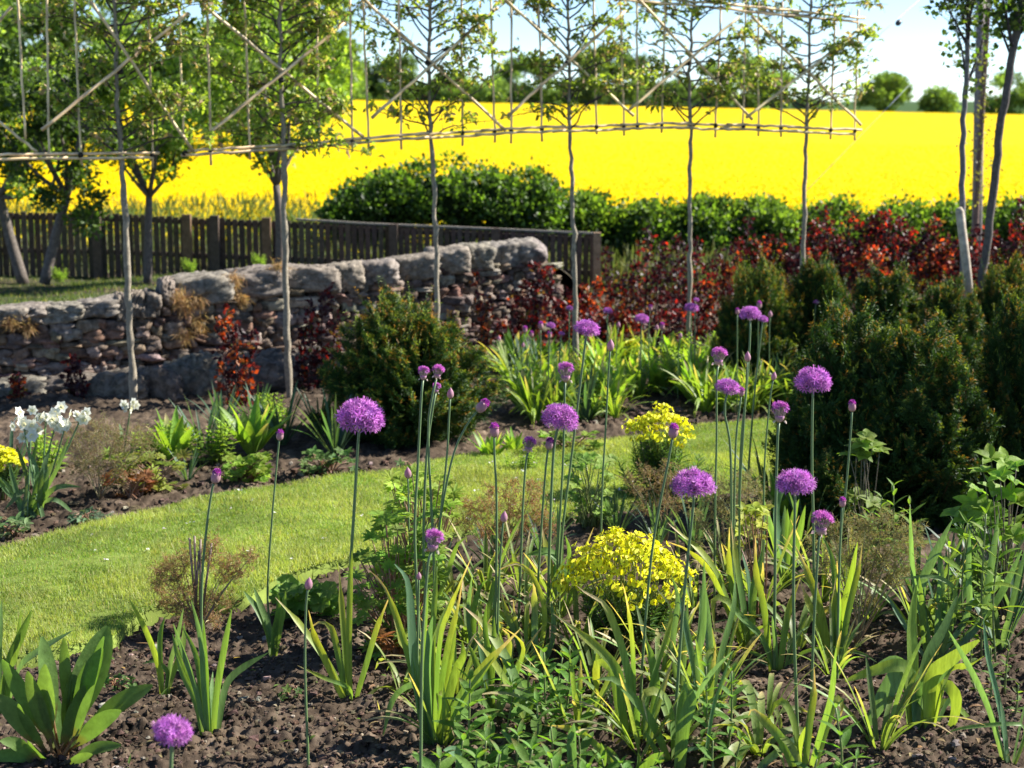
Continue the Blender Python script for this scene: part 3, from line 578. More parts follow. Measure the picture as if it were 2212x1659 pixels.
# ---------------------------------------------------------------- pleached trees and their cane trellis
ROWX = [265, 613, 930, 1230, 1492, 1742]; ROWY = [8.2, 8.57, 8.95, 9.32, 9.7, 10.07]
def rowY(u): return float(np.interp(u, [-80]+ROWX+[1900], [7.85]+ROWY+[10.3]))
ORD = ['first', 'second', 'third', 'fourth', 'fifth', 'sixth']
TR = [[(238, -60), (245, 0), (251, 85), (253, 222), (262, 330), (275, 567), (280, 700), (291, 895)], [(604, -60), (606, 0), (607, 150), (612, 300), (617, 567), (622, 800), (629, 915)], [(930, -60), (930, 0), (927, 150), (929, 280), (933, 330), (943, 560), (945, 880)],
      [(1226, -60), (1226, 0), (1229, 140), (1230, 270), (1236, 420), (1240, 560), (1243, 745), (1245, 830)], [(1503, -50), (1499, 0), (1489, 170), (1492, 270), (1491, 420), (1488, 740), (1488, 800)], [(1756, -40), (1753, 0), (1745, 190), (1742, 290), (1735, 540), (1733, 760)]]
def cane(parent, name, a, b, r=.009):
    m_ = MB(); n = 13; r *= .8; p = np.array([lerp(a, b, t) for t in np.linspace(0, 1, n)]); rr = np.full(n, r); c = np.tile(jit((.82, .61, .34), .12), (n, 1)); c[::3] *= .55; rr[::3] *= 1.12
    p[1:-1] += RNG.normal(0, .002, (n-2, 3)); tube(m_, p, rr, c, 6); return m_.build(name, M['cane'], parent)
vbar = lambda u: float(np.interp(u, [-60, 0, 265, 335, 420, 613, 930, 1230, 1492, 1742, 1860], [341, 338, 333, 334, 330, 317, 291, 276, 269, 279, 283]))
vtop = lambda u: float(np.interp(u, [0, 900, 1380, 1742, 1870], [-50, -38, -5, 29, 44]))
UPR = [(34, 55, 301, 0), (101, 106, 345, 0), (157, 176, 355, 0), (318, 330, 362, 0), (383, 398, 300, 0), (446, 456, 357, 1), (526, 540, 345, 1), (683, 689, 328, 1), (755, 761, 328, 1), (784, 796, 328, 2), (860, 867, 323, 2), (997, 999, 315, 2), (1059, 1069, 308, 2), (1105, 1104, 310, 3), (1163, 1171, 306, 3), (1281, 1289, 290, 3), (1339, 1348, 293, 3), (1375, 1377, 281, 4), (1438, 1429, 287, 4), (1558, 1545, 297, 4), (1611, 1605, 282, 4), (1639, 1638, 294, 5), (1690, 1687, 296, 5), (1804, 1794, 301, 5), (1854, 1846, 303, 5)]
DIA = [[(90, 281, 407, 28), (195, 2, 418, 328)], [(441, 298, 745, 48), (436, 8, 785, 296)], [(803, 255, 1075, 16), (783, -4, 1092, 282)], [(1098, 250, 1352, 22), (1090, -2, 1369, 250)], [(1360, 236, 1598, 36), (1372, -8, 1625, 258)], [(1612, 254, 1866, 56), (1624, 35, 1860, 270)]]
SPAN = [(-80, 345), (405, 780), (740, 1085), (1040, 1375), (1340, 1610), (1570, 1862)]
for i in range(6):
    y = ROWY[i]; c = P(ROWX[i], 300, y); t = thing('cane_trellis', f'bamboo cane frame with crossed diagonals tied to the {ORD[i]} espalier tree', 'trellis', (c[0], y, c[2]), 'bamboo frames along the espalier row')
    a, b = SPAN[i]
    for dv, du, dy in ((-4, 0, -.03), (5, -14, -.045)):
        m_u = (a+b)/2
        cane(t, 'rail', P(a+du, vbar(a)+dv, rowY(a)+dy), P(m_u+14, vbar(m_u+14)+dv, rowY(m_u)+dy-.004), .0095); cane(t, 'rail', P(m_u-14, vbar(m_u-14)+dv+1.5, rowY(m_u)+dy+.012), P(b+du, vbar(b)+dv+1.5, rowY(b)+dy), .0095)
        if i < 5: cane(t, 'top_rail', P(a+du, vtop(a)+dv, rowY(a)+dy), P(b+du, vtop(b)+dv, rowY(b)+dy), .009)
        else: cane(t, 'top_rail', P(a+du, vtop(a)+dv, rowY(a)+dy), P(1868+du, 43+dv, rowY(b)+dy), .010)
    if i == 0: cane(t, 'diagonal_cane', P(-40, 230, 8.0), P(80, 328, 8.02)); cane(t, 'diagonal_cane', P(-60, 110, 8.0), P(25, 15, 8.02))
    for (u0, u1, vb, k) in UPR:
        if k == i: yy_ = rowY((u0+u1)/2)+.02; cane(t, 'upright_cane', P(u0, vtop(u0)-22, yy_), P(u1, vb, yy_), .0075)
    for (u0, v0, u1, v1), o in zip(DIA[i], (-.11, -.09)): cane(t, 'diagonal_cane', P(u0, v0, rowY(u0)+o), P(u1, v1, rowY(u1)+o), .0105)
    ties = MB()                                       # dark twine lashings where canes cross
    for (u0, u1, vb, k) in UPR:
        if k == i: ties = MB(); c = P(lerp(u0, u1, (vbar(u1)+60)/(vb+60)), vbar(u1), rowY(u1)-.02); rock(ties, c, (.012, .03, .014), (.03, .025, .02), k=2.5, nu=8, nv=6); ties.build('twine_lashing', M['bark'], t)
    ties = MB(); c = P(ROWX[i]-6, (DIA[i][0][1]+DIA[i][0][3])/2, y-.09); rock(ties, c, (.016, .03, .016), (.03, .025, .02), k=2.5, nu=8, nv=6); ties.build('twine_lashing', M['bark'], t)
LC = [((.28, .35, .06), 4), ((.38, .43, .10), 2), ((.42, .3, .19), 2), ((.13, .19, .04), 3)]
def young_tree(i):
    y = ROWY[i]; tr = [P(u, v, y) for u, v in TR[i]]; b = tr[-1].copy(); 
    if b[2] > 0: b = b+(b-tr[-2])*(b[2]/(tr[-2][2]-b[2]))
    tr[-1] = A(b[0], b[1], -.05); t = thing('espalier_tree', f'{ORD[i]} slender espalier tree from the left, trained on bamboo canes', 'tree', (b[0], b[1], 0), 'espalier trees in a row')
    p = spline(tr, 44)[::-1]; p[1:-1] += RNG.normal(0, .0035, (42, 3)); tm = MB(); k = np.linspace(0, 1, 44); r0 = .021 if i < 2 else .017
    tube(tm, p, r0*(1-.55*k)*(1+.1*RNG.normal(size=44)), (.25, .215, .16), 10); tm.build('trunk', M['bark'], t)
    bm = MB(); lm = MB(); half = .46; PP = []
    zb = P(ROWX[i], vbar(ROWX[i]), y)[2]; zt = p[-1][2]; nb = 16
    for j in range(nb):
        z = lerp(zb-.02, zt, (j+.3)/nb); q = p[np.argmin(abs(p[:, 2]-z))]; sgn = 1 if j % 2 else -1
        for rep in range(2):
            ln = half*R(.55, 1.05); rise = random.choice([R(-.1, .3), R(.1, .5), R(.4, 1.0)]); e = q+A(sgn*ln, R(-.05, .05), rise*ln*1.3); m1 = lerp(q, e, .4)+A(0, R(-.03, .03), R(-.02, .07)); bp = spline([q, m1, e], 10); bp[1:] += np.cumsum(RNG.normal(0, .007, (9, 3)), 0)
            tube(bm, bp, np.linspace(.006, .0015, 10), (.085, .065, .055), 5)
            for s in range(2, 10):
                dd = nrm(A(R(-.4, .4), R(-1, 1), R(-.2, 1))); e2 = bp[s]+dd*R(.03, .1); tube(bm, [bp[s], e2], [.002, .001], (.085, .065, .055), 3, cap=False); PP += [lerp(bp[s], e2, f) for f in (.4, .8, 1, 1.05)]
            sgn = -sgn
    dens = [2.3, 1.8, 1.35, 1.25, 1.25, 1.25][i]; PP = np.array(PP); n = int(len(PP)*dens*1.2); PP = PP[RNG.uniform(size=len(PP)) < .2]; p_ = PP[RNG.integers(0, len(PP), n)]+RNG.normal(0, .017, (n, 3))
    cc = np.array([c[0] for c in LC]); cw = np.array([c[1] for c in LC], float); col = cc[RNG.choice(4, n, p=cw/cw.sum())]*RNG.uniform(.7, 1.25, (n, 1))
    # curved leaves: two joined rhombs each
    d = nrm(RNG.normal(0, 1, (n, 3))*A(1, 1, .6)+A(0, 0, .15)); L = RNG.uniform(.026, .05, n); cloud(lm, p_, d, L, L*.48, col, .22); d2 = nrm(d+A(0, 0, -.9)); cloud(lm, p_+d*L[:, None]*.55, d2, L*.8, L*.42, col*.95, .22)
    nb_ = int(n*.05); pb = p_[:nb_]; cloud(lm, pb, RNG.normal(size=(nb_, 3)), .018, .016, np.tile(A(.62, .55, .5), (nb_, 1)), .3)
    bm.build('branches', M['bark'], t); lm.build('foliage', M['crown'], t)
for i in range(6): young_tree(i)

# ---------------------------------------------------------------- right-hand trees, pole and stake
def slim(lb, pts, y, r0, r1, branches, bark, leaves):
    tr = spline([P(u, v, y) for u, v in pts], 26)[::-1]; t = thing('slender_tree', lb, 'tree', tuple(tr[0]), 'slender trees at the right edge'); m_ = MB(); tube(m_, tr+RNG.normal(0, .004, tr.shape)*A(1, 1, 0), np.linspace(r0, r1, 26), bark, 9); m_.build('trunk', M['bark'], t)
    bm = MB(); Q = []
    for (u, v, du, dv) in branches:
        a = P(u, v, y); e = P(u+du, v+dv, y+R(-.25, .25)); bp = spline([a, lerp(a, e, .5)+A(R(-.03, .03), 0, .04), e], 9); tube(bm, bp, np.linspace(.009, .002, 9), (.05, .042, .045), 5)
        for s in range(3, 9):
            for q in range(3): e2 = bp[s]+A(R(-.16, .16), R(-.12, .12), R(-.05, .18)); tube(bm, [bp[s], e2], [.002, .001], (.05, .042, .045), 3, cap=False); Q += [lerp(bp[s], e2, f) for f in (.5, .8, 1)]
    bm.build('branches', M['bark'], t); Q = np.array(Q); n = leaves; p_ = Q[RNG.integers(0, len(Q), n)]+RNG.normal(0, .02, (n, 3)); lm = MB(); col = jit((.05, .09, .02), .35, n); k = RNG.uniform(size=n) < .3; col[k] = jit((.14, .2, .03), .2, int(k.sum()))
    cloud(lm, p_, RNG.normal(0, 1, (n, 3))+A(0, 0, -.5), .036, .034, col, .1); lm.build('crown', M['crown'], t)
slim('thin straight grey tree stem left of the utility pole', [(2092, -80), (2091, 60), (2087, 170), (2080, 300), (2078, 460), (2080, 620)], 9.0, .019, .012, [(2090, 100, -45, -90), (2088, 170, -35, -130), (2086, 190, 45, -150), (2084, 240, 30, -100), (2090, 60, -50, -60), (2092, 20, 30, -70), (2092, 40, -40, -80), (2086, 150, 25, -160), (2091, 70, -20, -110), (2090, 90, 30, -120)], (.16, .15, .15), 520)
slim('dark leaning tree stem at the right edge', [(2215, -60), (2195, 60), (2185, 130), (2165, 250), (2150, 380), (2128, 540), (2120, 640)], 8.8, .024, .02, [(2190, 110, 40, -130), (2188, 120, -25, -150), (2188, 115, 10, -160), (2186, 125, -45, -110), (2190, 110, 50, -80), (2192, 100, 25, -140), (2190, 110, -15, -120), (2186, 130, 45, -120)], (.10, .085, .075), 620)
pole = thing('utility_pole', 'grey weathered wooden pole behind the slender trees at right', 'pole', (P(2115, 470, 13)[0], 13, -.1)); m_ = MB(); a, b = P(2121, -90, 13), P(2110, 500, 13); b = b+(b-a)*.35; tube(m_, [a, lerp(a, b, .5), b], [.038, .042, .045], (.24, .21, .19), 12); m_.build('shaft', M['bark'], pole)
st2 = MB(); tube(st2, spline([P(2138, -40, 12.8), P(2130, 100, 12.8), P(2108, 480, 12.8), P(2104, 560, 12.8)], 12), np.linspace(.02, .024, 12), (.17, .11, .085), 7); t = thing('climber_stem', 'reddish brown climbing stem running up beside the utility pole', 'climber', tuple(P(2104, 560, 12.8))); st2.build('stem', M['bark'], t)
cm_ = MB()
n = 360; k = RNG.uniform(0, 1, (n, 1)); p_ = P(2128, 90, 12.75)*(1-k)+P(2112, 430, 12.75)*k+RNG.normal(0, .07, (n, 3)); cloud(cm_, p_, RNG.normal(size=(n, 3)), .03, .018, jit((.16, .15, .05), .4, n)); cm_.build('foliage', M['crown'], t)
for lb, a, b, ins in (('overhead stay wire carrying a dark insulator, upper right sky', (2010, -22), (1856, 112), (1941, 49)), ('thin stay wire slanting down from the pole across the field', (2066, 78), (1730, 425), None)):
    pa, pb = P(*a, 12.9), P(*b, 12.2); t = thing('stay_wire', lb, 'wire', tuple(pb)); m_ = MB(); tube(m_, [pa, lerp(pa, pb, .5)+A(0, 0, -.004), pb], .0022, (.5, .55, .58), 5); m_.build('wire', M['metal'], t)
    if ins: c = P(*ins, 12.65); i_ = MB(); dd = nrm(pb-pa); tube(i_, [c-dd*.03, c-dd*.02, c, c+dd*.02, c+dd*.03], [.008, .02, .023, .02, .008], (.03, .035, .04), 8); i_.build('insulator', M['metal'], t)
t = thing('wooden_stake', 'pale round wooden stake leaning among the yews at right', 'stake', tuple(P(2096, 700, 8.9))); m_ = MB(); tube(m_, [P(2071, 449, 8.9), P(2073, 456, 8.9), P(2086, 560, 8.9), P(2102, 720, 8.9)], [.016, .025, .026, .027], (.42, .36, .28), 12); m_.build('shaft', M['wood'], t)

# ---------------------------------------------------------------- alliums
PUR = A(.49, .19, .50)
def star(mb, c, d, L, col):
    d = nrm(d); a = nrm(np.cross(d, A(.3, .5, .8)+RNG.normal(0, .1, 3))); b = np.cross(d, a); th0 = R(0, 1)
    V = []; T = []
    for k in range(6):
        th = th0+k*math.pi/3; r = a*math.cos(th)+b*math.sin(th); s = -a*math.sin(th)+b*math.cos(th); i = len(V)
        V += [c, c+r*L*.5+d*L*.28+s*L*.13, c+r*L+d*L*.42, c+r*L*.5+d*L*.28-s*L*.13]; T += [(i, i+1, i+2), (i, i+2, i+3)]
    for k in range(5):
        th = th0+k*1.257; r = a*math.cos(th)+b*math.sin(th); i = len(V); V += [c, c+r*L*.3+d*L*.85+a*L*.05, c+r*L*.3+d*L*.95-a*L*.05]; T += [(i, i+1, i+2)]
    mb.add(V, col, t=T)
def head_full(n, zcut, seed, loose=.12, flat=.9):
    h = MB(); pd = MB(); i = np.arange(n)+.5; z = 1-(1-zcut)*i/n; ph = i*2.39996; rr = np.sqrt(np.clip(1-z*z, 0, 1))
    for k in range(n):
        d = nrm(A(rr[k]*math.cos(ph[k]), rr[k]*math.sin(ph[k]), z[k])+RNG.normal(0, .06, 3)); r = R(1-loose*2, 1.0)*.86; p = d*r*A(1, 1, flat); col = jit(PUR*(R(.6, 1.45)), .15)
        tube(pd, [A(0, 0, -.25), p*.5+A(0, 0, -.1), p], [.014, .012, .012], (.22, .08, .22), 3, cap=False); star(h, p, nrm(d+RNG.normal(0, .25, 3)), R(.24, .32) if k % 5 else .16, col)
        if k % 3 == 0: cloud(h, np.array([p*.97]), np.array([d]), .16, .07, A(.22, .05, .27)[None])
    sp_ = MB()
    for k in range(3): th = k*2.1+seed; leaf(sp_, A(0, 0, -.33), (math.cos(th)*.8, math.sin(th)*.8, -.3), .32, .2, (.62, .5, .4), droop=.8, n=4)
    for s in np.linspace(0, 1, 2): pass
    tube(sp_, [A(0, 0, -.45), A(0, 0, -.35), A(0, 0, -.22)], [.04, .08, .1], (.25, .26, .12), 7)
    return h, pd, sp_
def head_half(n, seed):
    h = MB(); pd = MB(); sp_ = MB()
    for k in range(n):
        z = R(0, 1)**.75; ph = k*2.39996; d = nrm(A(math.cos(ph)*(1-z*.75), math.sin(ph)*(1-z*.75), z*1.1-.02)); r = R(.82, 1.0)*.85; p = d*r*A(.95, .95, .95)
        base = A(0, 0, -.8); tube(pd, [base, lerp(base, p, .5)+A(d[0], d[1], 0)*.12, p], [.02, .02, .03], (.40, .34, .28), 3, cap=False)
        col = jit((.46, .14, .42), .3)
        if z > .3 and k % 4: star(h, p, nrm(d+A(0, 0, .5)), .30, col*1.35)
        cloud(h, np.array([p-d*.14]*2), np.array([d, d+RNG.normal(0, .2, 3)]), .28, .13, np.array([col*.8, col]))
    pr = [(-.98, .05), (-.92, .15), (-.82, .27), (-.66, .38), (-.48, .44), (-.32, .42)]; tube(sp_, [(0, 0, a) for a, b in pr], [b for a, b in pr], np.array([(.3, .32, .15), (.38, .36, .2), (.5, .42, .3), (.55, .42, .36), (.5, .3, .34), (.4, .16, .36)]), 12)
    for k in range(3): th = k*2.2+seed; leaf(sp_, A(math.cos(th)*.4, math.sin(th)*.4, -.75), (math.cos(th)*.8, math.sin(th)*.8, -.2), .4, .25, (.66, .55, .42), droop=1.2, n=4)
    return h, pd, sp_
def head_bud(opening, seed):
    h = MB(); pd = MB(); sp_ = MB(); pr = [(-1, .1), (-.93, .32), (-.7, .52), (-.3, .62), (.15, .56), (.5, .38), (.75, .2), (1.0, .02)]
    if opening: pr = pr[:5]+[(.38, .46)]
    cs = [(.3, .34, .16), (.36, .32, .2), (.45, .34, .28), (.46, .28, .3), (.44, .24, .3), (.42, .2, .3), (.4, .2, .28), (.45, .3, .3)]
    tube(sp_, [(0.03*math.sin(a*3), 0, a) for a, b in pr], [b for a, b in pr], np.array(cs[:len(pr)]), 12)
    if opening:
        n = 46
        for k in range(n):
            z = R(.1, 1); ph = k*2.39996; p = A(math.cos(ph)*.52*(1-z*.6), math.sin(ph)*.52*(1-z*.6), .1+z*.62); d = nrm(A(p[0], p[1], .9)); col = jit((.42, .08, .40), .3)
            cloud(h, np.array([p]*3), d+RNG.normal(0, .35, (3, 3)), .32, .16, np.array([col, col*.7, col*1.2]))
            tube(pd, [A(0, 0, 0), p], [.03, .03], (.3, .1, .3), 3, cap=False)
        for k in range(2): leaf(sp_, A(.4*math.cos(k*3+seed), .4*math.sin(k*3+seed), .3), (math.cos(k*3+seed), math.sin(k*3+seed), .5), .4, .3, (.6, .45, .4), droop=1.0, n=4)
    else:
        tube(h, [(0, 0, .9), (0, 0, 1.12)], [.05, .01], (.55, .4, .35), 5)
    return h, (pd if opening else None), sp_
def mk(x): return (x[0].mesh('florets', M['petal'], smooth=False), x[1].mesh('pedicels', M['stem']) if x[1] else None, x[2].mesh('spathe', M['petal']))
HEADS = dict(big=[mk(head_full(135, -.42, s, .09, .82)) for s in (0, 1)], full=[mk(head_full(125, -.35, s, .15, .76)) for s in (2, 3, 4)], half=[mk(head_half(80, s)) for s in (0, 1)], open=[mk(head_bud(True, s)) for s in (0, 1)], bud=[mk(head_bud(False, s)) for s in (0, 1)])
SRAD = dict(big=.0042, full=.004, half=.0038, open=.0034, bud=.003)
hc = 0
def allium(kind, u, v, w_, pts, Y, lb, ub=None, group='purple alliums on bare stems', seg=22):
    """pts: stem picture points below the head; Y: distance; ub: picture column of the base"""
    global hc; hc += 1
    top = P(u, v, Y); vg = 829.5+F*math.tan(math.atan2(H, Y)-PIT); last = pts[-1] if pts else (u, v+30)
    if ub is None: ub = last[0]+(last[0]-u)*.1
    uvs = [(u, v)]+list(pts)+([(ub, vg+6)] if vg > last[1]+15 else []); p3 = [P(a, b, Y) for a, b in uvs]; r = w_/2*Y/F
    if vg <= last[1]+15: p3[-1][2] = -.01
    base = p3[-1]; t = thing('allium', lb, 'allium', (base[0], base[1], 0), group)
    ax = nrm(p3[0]-p3[1]); s0 = p3[0]-ax*r*(.3 if kind in ('big', 'full') else 1.0); p3[0] = s0
    sp_ = spline(p3, seg)[::-1]; m_ = MB(); rr = SRAD[kind]*R(.92, 1.12)*(1 if Y < 6 else .9); kx = np.linspace(0, 1, seg)[:, None]
    tube(m_, sp_, rr*np.linspace(1.15, .85, seg), A(.13, .2, .07)*(1-kx)+A(.11, .17, .075)*kx, 8); m_.build('stem', M['stem'], t)
    hs = HEADS[kind][hc % len(HEADS[kind])]; hd = bpy.data.objects.new('flower_head', hs[0]); COL.objects.link(hd); hd.parent = t
    hd.location = tuple(top-A(base[0], base[1], 0)); q = mathutils.Vector(ax).to_track_quat('Z', 'Y'); hd.rotation_mode = 'QUATERNION'; hd.rotation_quaternion = q; sc = r*({'big': .98, 'full': 1.0, 'half': 1.0, 'open': 1.55, 'bud': 1.55}[kind]); hd.scale = (sc, sc, sc)
    for me, nm in ((hs[1], 'pedicels'), (hs[2], 'spathe')):
        if me: o = bpy.data.objects.new(nm, me); COL.objects.link(o); o.parent = hd
    return t
AL = [
 ('big', 779, 905, 110, [(774, 950), (765, 1100), (757, 1230), (752, 1400)], 4.25, 'large loose purple allium globe standing left of the yew', 750),
 ('big', 1210, 905, 84, [(1196, 975), (1187, 1180), (1183, 1380)], 4.5, 'dense purple allium globe at the centre, in front of the two smaller heads', 1182),
 ('full', 1268, 712, 58, [(1262, 760), (1238, 960), (1212, 1180)], 4.6, 'tallest lilac allium head in the middle, against the red beeches', 1205),
 ('half', 1222, 804, 47, [(1220, 850), (1216, 1000), (1205, 1200)], 4.7, 'half-open purple allium just above the dense central globe', 1200),
 ('half', 1143, 960, 38, [(1135, 1010), (1128, 1130), (1118, 1400)], 4.5, 'small half-open allium left of the dense central globe', 1115),
 ('open', 1187, 958, 19, [(1180, 1000), (1170, 1130), (1160, 1300)], 4.5, 'narrow purple opening bud touching the left of the central globe', 1155),
 ('open', 1068, 928, 22, [(1068, 980), (1073, 1100), (1070, 1380)], 4.4, 'green and purple opening bud alone right of the leaning bud', 1068),
 ('open', 1043, 876, 24, [(1020, 900), (985, 965), (962, 1060), (945, 1180)], 4.4, 'opening bud on a strongly leaning curved stem', 935),
 ('bud', 973, 849, 16, [(970, 900), (965, 990), (950, 1130), (940, 1250)], 4.45, 'closed pinkish bud between the trio of heads and the leaning bud', 935),
 ('half', 915, 806, 33, [(910, 860), (903, 1000), (896, 1150), (905, 1350)], 4.3, 'leftmost half-open head of the tight trio', 912),
 ('half', 946, 803, 34, [(935, 850), (925, 930), (932, 1100), (938, 1250)], 4.35, 'right-hand spiky half-open head of the tight trio', 940),
 ('half', 943, 838, 25, [(935, 880), (922, 980), (915, 1150), (918, 1300)], 4.4, 'lowest and smallest head of the tight trio', 920),
 ('bud', 881, 1021, 17, [(882, 1060), (884, 1150), (892, 1300)], 4.5, 'pale pink crooked bud in front of the lawn', 895),
 ('half', 937, 1168, 55, [(924, 1225), (912, 1400), (909, 1640)], 3.35, 'magenta half-open head low in the centre, close to the camera', 908),
 ('bud', 905, 1244, 12, [(904, 1290), (902, 1400)], 4.1, 'tiny white-tipped bud beside the low magenta head', 902),
 ('bud', 1089, 1116, 17, [(1084, 1160), (1078, 1250), (1075, 1380)], 4.3, 'closed dusky bud standing before the bronze fennel left of the yellow spurge', 1075),
 ('bud', 667, 1260, 19, [(661, 1310), (659, 1450), (666, 1650)], 3.6, 'closed brown-pink bud on a bare stem left of the centre foreground', 667),
 ('open', 467, 1028, 23, [(456, 1070), (440, 1200), (435, 1330), (440, 1480)], 4.15, 'purple opening bud rising from the leftmost strap-leaved clump', 444),
 ('open', 605, 939, 17, [(600, 980), (587, 1130), (578, 1280)], 4.7, 'small purple opening bud over the lawn left of the large globe', 585),
 ('full', 373, 1582, 98, [(370, 1640), (366, 1800)], 2.75, 'blurred purple allium at the very bottom left, nearest the camera', 366),
 ('open', 1455, 930, 23, [(1447, 980), (1410, 1180), (1390, 1400)], 4.0, 'green opening bud on a slanting stem in front of the upper yellow spurge', 1382),
 ('full', 1498, 1050, 100, [(1497, 1100), (1478, 1280), (1462, 1500)], 3.75, 'wide lilac allium head right of the slanting bud', 1452),
 ('half', 1553, 770, 44, [(1548, 820), (1548, 950), (1545, 1080)], 4.8, 'half-open head directly above the rounder head, right of centre', 1543),
 ('full', 1572, 838, 56, [(1565, 890), (1577, 960), (1580, 1100)], 4.6, 'round purple head on a kinked stem right of centre', 1582),
 ('open', 1602, 846, 14, [(1598, 880), (1590, 950), (1586, 1100)], 4.7, 'small bud hugging the right side of the round kinked-stem head', 1584),
 ('full', 1620, 680, 50, [(1620, 730), (1612, 850), (1600, 980)], 5.0, 'flat lilac head high on the right, before the background yew', 1592),
 ('full', 1648, 690, 24, [(1642, 740), (1630, 850), (1618, 1000)], 6.2, 'blurred smaller head tucked behind the flat lilac head', 1615),
 ('bud', 1615, 770, 15, [(1612, 830), (1605, 950), (1598, 1080)], 4.8, 'closed pale bud below the flat lilac head', 1596),
 ('bud', 1672, 812, 13, [(1665, 850), (1655, 950), (1650, 1060)], 4.9, 'tiny closed bud above the ragged magenta head', 1648),
 ('half', 1685, 890, 50, [(1680, 940), (1676, 1080), (1673, 1340)], 4.3, 'ragged magenta head with a stray floret above it', 1672),
 ('big', 1757, 826, 84, [(1755, 880), (1754, 1000), (1757, 1140)], 4.5, 'round purple globe against the dark yew at right', 1760),
 ('full', 1718, 1048, 92, [(1717, 1100), (1714, 1300), (1722, 1560)], 3.8, 'broad flat purple head low on the right', 1725),
 ('half', 1775, 1130, 60, [(1768, 1180), (1758, 1350), (1753, 1500)], 3.9, 'cup-shaped purple head below the broad flat head', 1750),
 ('open', 1841, 876, 18, [(1838, 930), (1828, 1050), (1815, 1180)], 4.3, 'tall opening bud against the dark yew', 1808),
 ('open', 1820, 1084, 16, [(1817, 1130), (1812, 1260)], 4.2, 'low opening bud right of the broad flat head', 1808),
 ('bud', 1319, 745, 17, [(1315, 800), (1308, 930), (1300, 1080)], 4.9, 'plum bud right of the tallest central head', 1295)]
for a in AL: allium(*a)
for k, (kd, u, v, w_) in enumerate([('open', 1134, 711, 11), ('open', 1148, 721, 10), ('open', 1168, 702, 12), ('full', 1190, 704, 22), ('open', 1187, 723, 11), ('full', 1213, 721, 14), ('full', 1230, 666, 16), ('full', 1313, 672, 22), ('full', 1387, 690, 33), ('open', 1405, 665, 10), ('open', 1430, 704, 12), ('bud', 1419, 707, 9), ('bud', 1078, 731, 9), ('bud', 1336, 701, 9), ('full', 1494, 666, 32), ('full', 1504, 648, 14), ('bud', 1558, 683, 11), ('open', 1593, 672, 10), ('open', 1640, 658, 12), ('bud', 1664, 678, 10), ('bud', 1676, 687, 11), ('full', 1763, 653, 14), ('bud', 1470, 725, 9), ('bud', 1130, 745, 8)]):
    special = {8: 'widest blurred allium of the back bed, before the dark beech', 14: 'blurred purple allium beside the fifth trunk', 7: 'blurred purple allium left of the widest one in the back bed'}
    allium(kd, u, v, w_, [(u-R(0, 6), v+50)], R(8.1, 9.1), special.get(k, {'full': 'small distant purple allium head in the back bed before the red beeches', 'open': 'small distant purple opening allium bud in the back bed', 'bud': 'small distant pale closed allium bud in the back bed'}[kd]), None, 'distant alliums in the back bed', 9)

# ---------------------------------------------------------------- traced strap-leaf clumps
ZON = {'A': (0, 1092), 'B': (729, 1092), 'C': (1456, 1092)}
def Z2(z, p): return (ZON[z][0]+p[0]*.3418, ZON[z][1]+p[1]*.3418)
GR = (.14, .245, .07); YG = (.22, .31, .065); BG = (.13, .24, .13); TAN = (.62, .47, .27)
def strapclump(name, lb, cat, zn, base, leaves, group=None, fold=.16):
    bu, bv = Z2(zn, base); vb = min(bv, 2200); g0 = G(bu, vb); t = thing(name, lb, cat, (g0[0], g0[1], 0), group); Yb = g0[1]
    for lf in leaves:
        pts, wd = lf[0], lf[1]; kd = lf[2] if len(lf) > 2 else ''; n = 18; dy = R(-.10, .10); L = len(pts)
        p3 = []
        for i, q in enumerate(pts):
            u, v = Z2(zn, q); k = i/(L-1)
            if i == 0 and abs(q[1]-base[1]) < 110: p3.append(A(*P(u, v, Yb)*A(1, 1, 0)+A(0, 0, -.01))); p3[-1][0] = P(u, v, Yb)[0]
            else: p3.append(P(u, v, Yb+dy*k+(-.02 if 'n' in kd else 0)))
        pp = spline(p3, n); tt = np.linspace(0, 1, n); W = wd*.3418*Yb/F*PROF['strap'](tt)*1.05
        if 'o' in kd: W = wd*.3418*Yb/F*np.clip(np.sin(math.pi*(tt*.9+.09))**.6, 0.03, 1)
        c0 = jit(YG if 'y' in kd else BG if 'b' in kd else GR, .12); c = np.tile(c0, (n, 1)); pale = np.clip(1-tt/.25, 0, 1)[:, None]*.35; c = c*(1-pale)+A(.3, .34, .1)*pale
        if 't' in kd:
            k1 = np.clip((tt-R(.74, .86))/.1, 0, 1)[:, None]; c = c*(1-k1)+jit(TAN, .15)*k1; k2 = np.clip((tt-.5)/.25, 0, 1)[:, None]*(1-k1)*.6; c = c*(1-k2)+A(.36, .36, .05)*k2; W = W*np.where(tt > .8, .6, 1)
        ang = R(-.9, .9); face = A(math.sin(ang), -math.cos(ang), R(.1, .6)); m_ = MB(); blade(m_, pp, W, c, face, fold if 'o' not in kd else .1); m_.build('leaf', M['strap'], t)
    return t
SC = 'strap-leaved clumps in the front bed'
def sc(lb, z, base, lv, **k): strapclump('allium_plant', lb, 'leaf clump', z, base, lv, SC, **k)
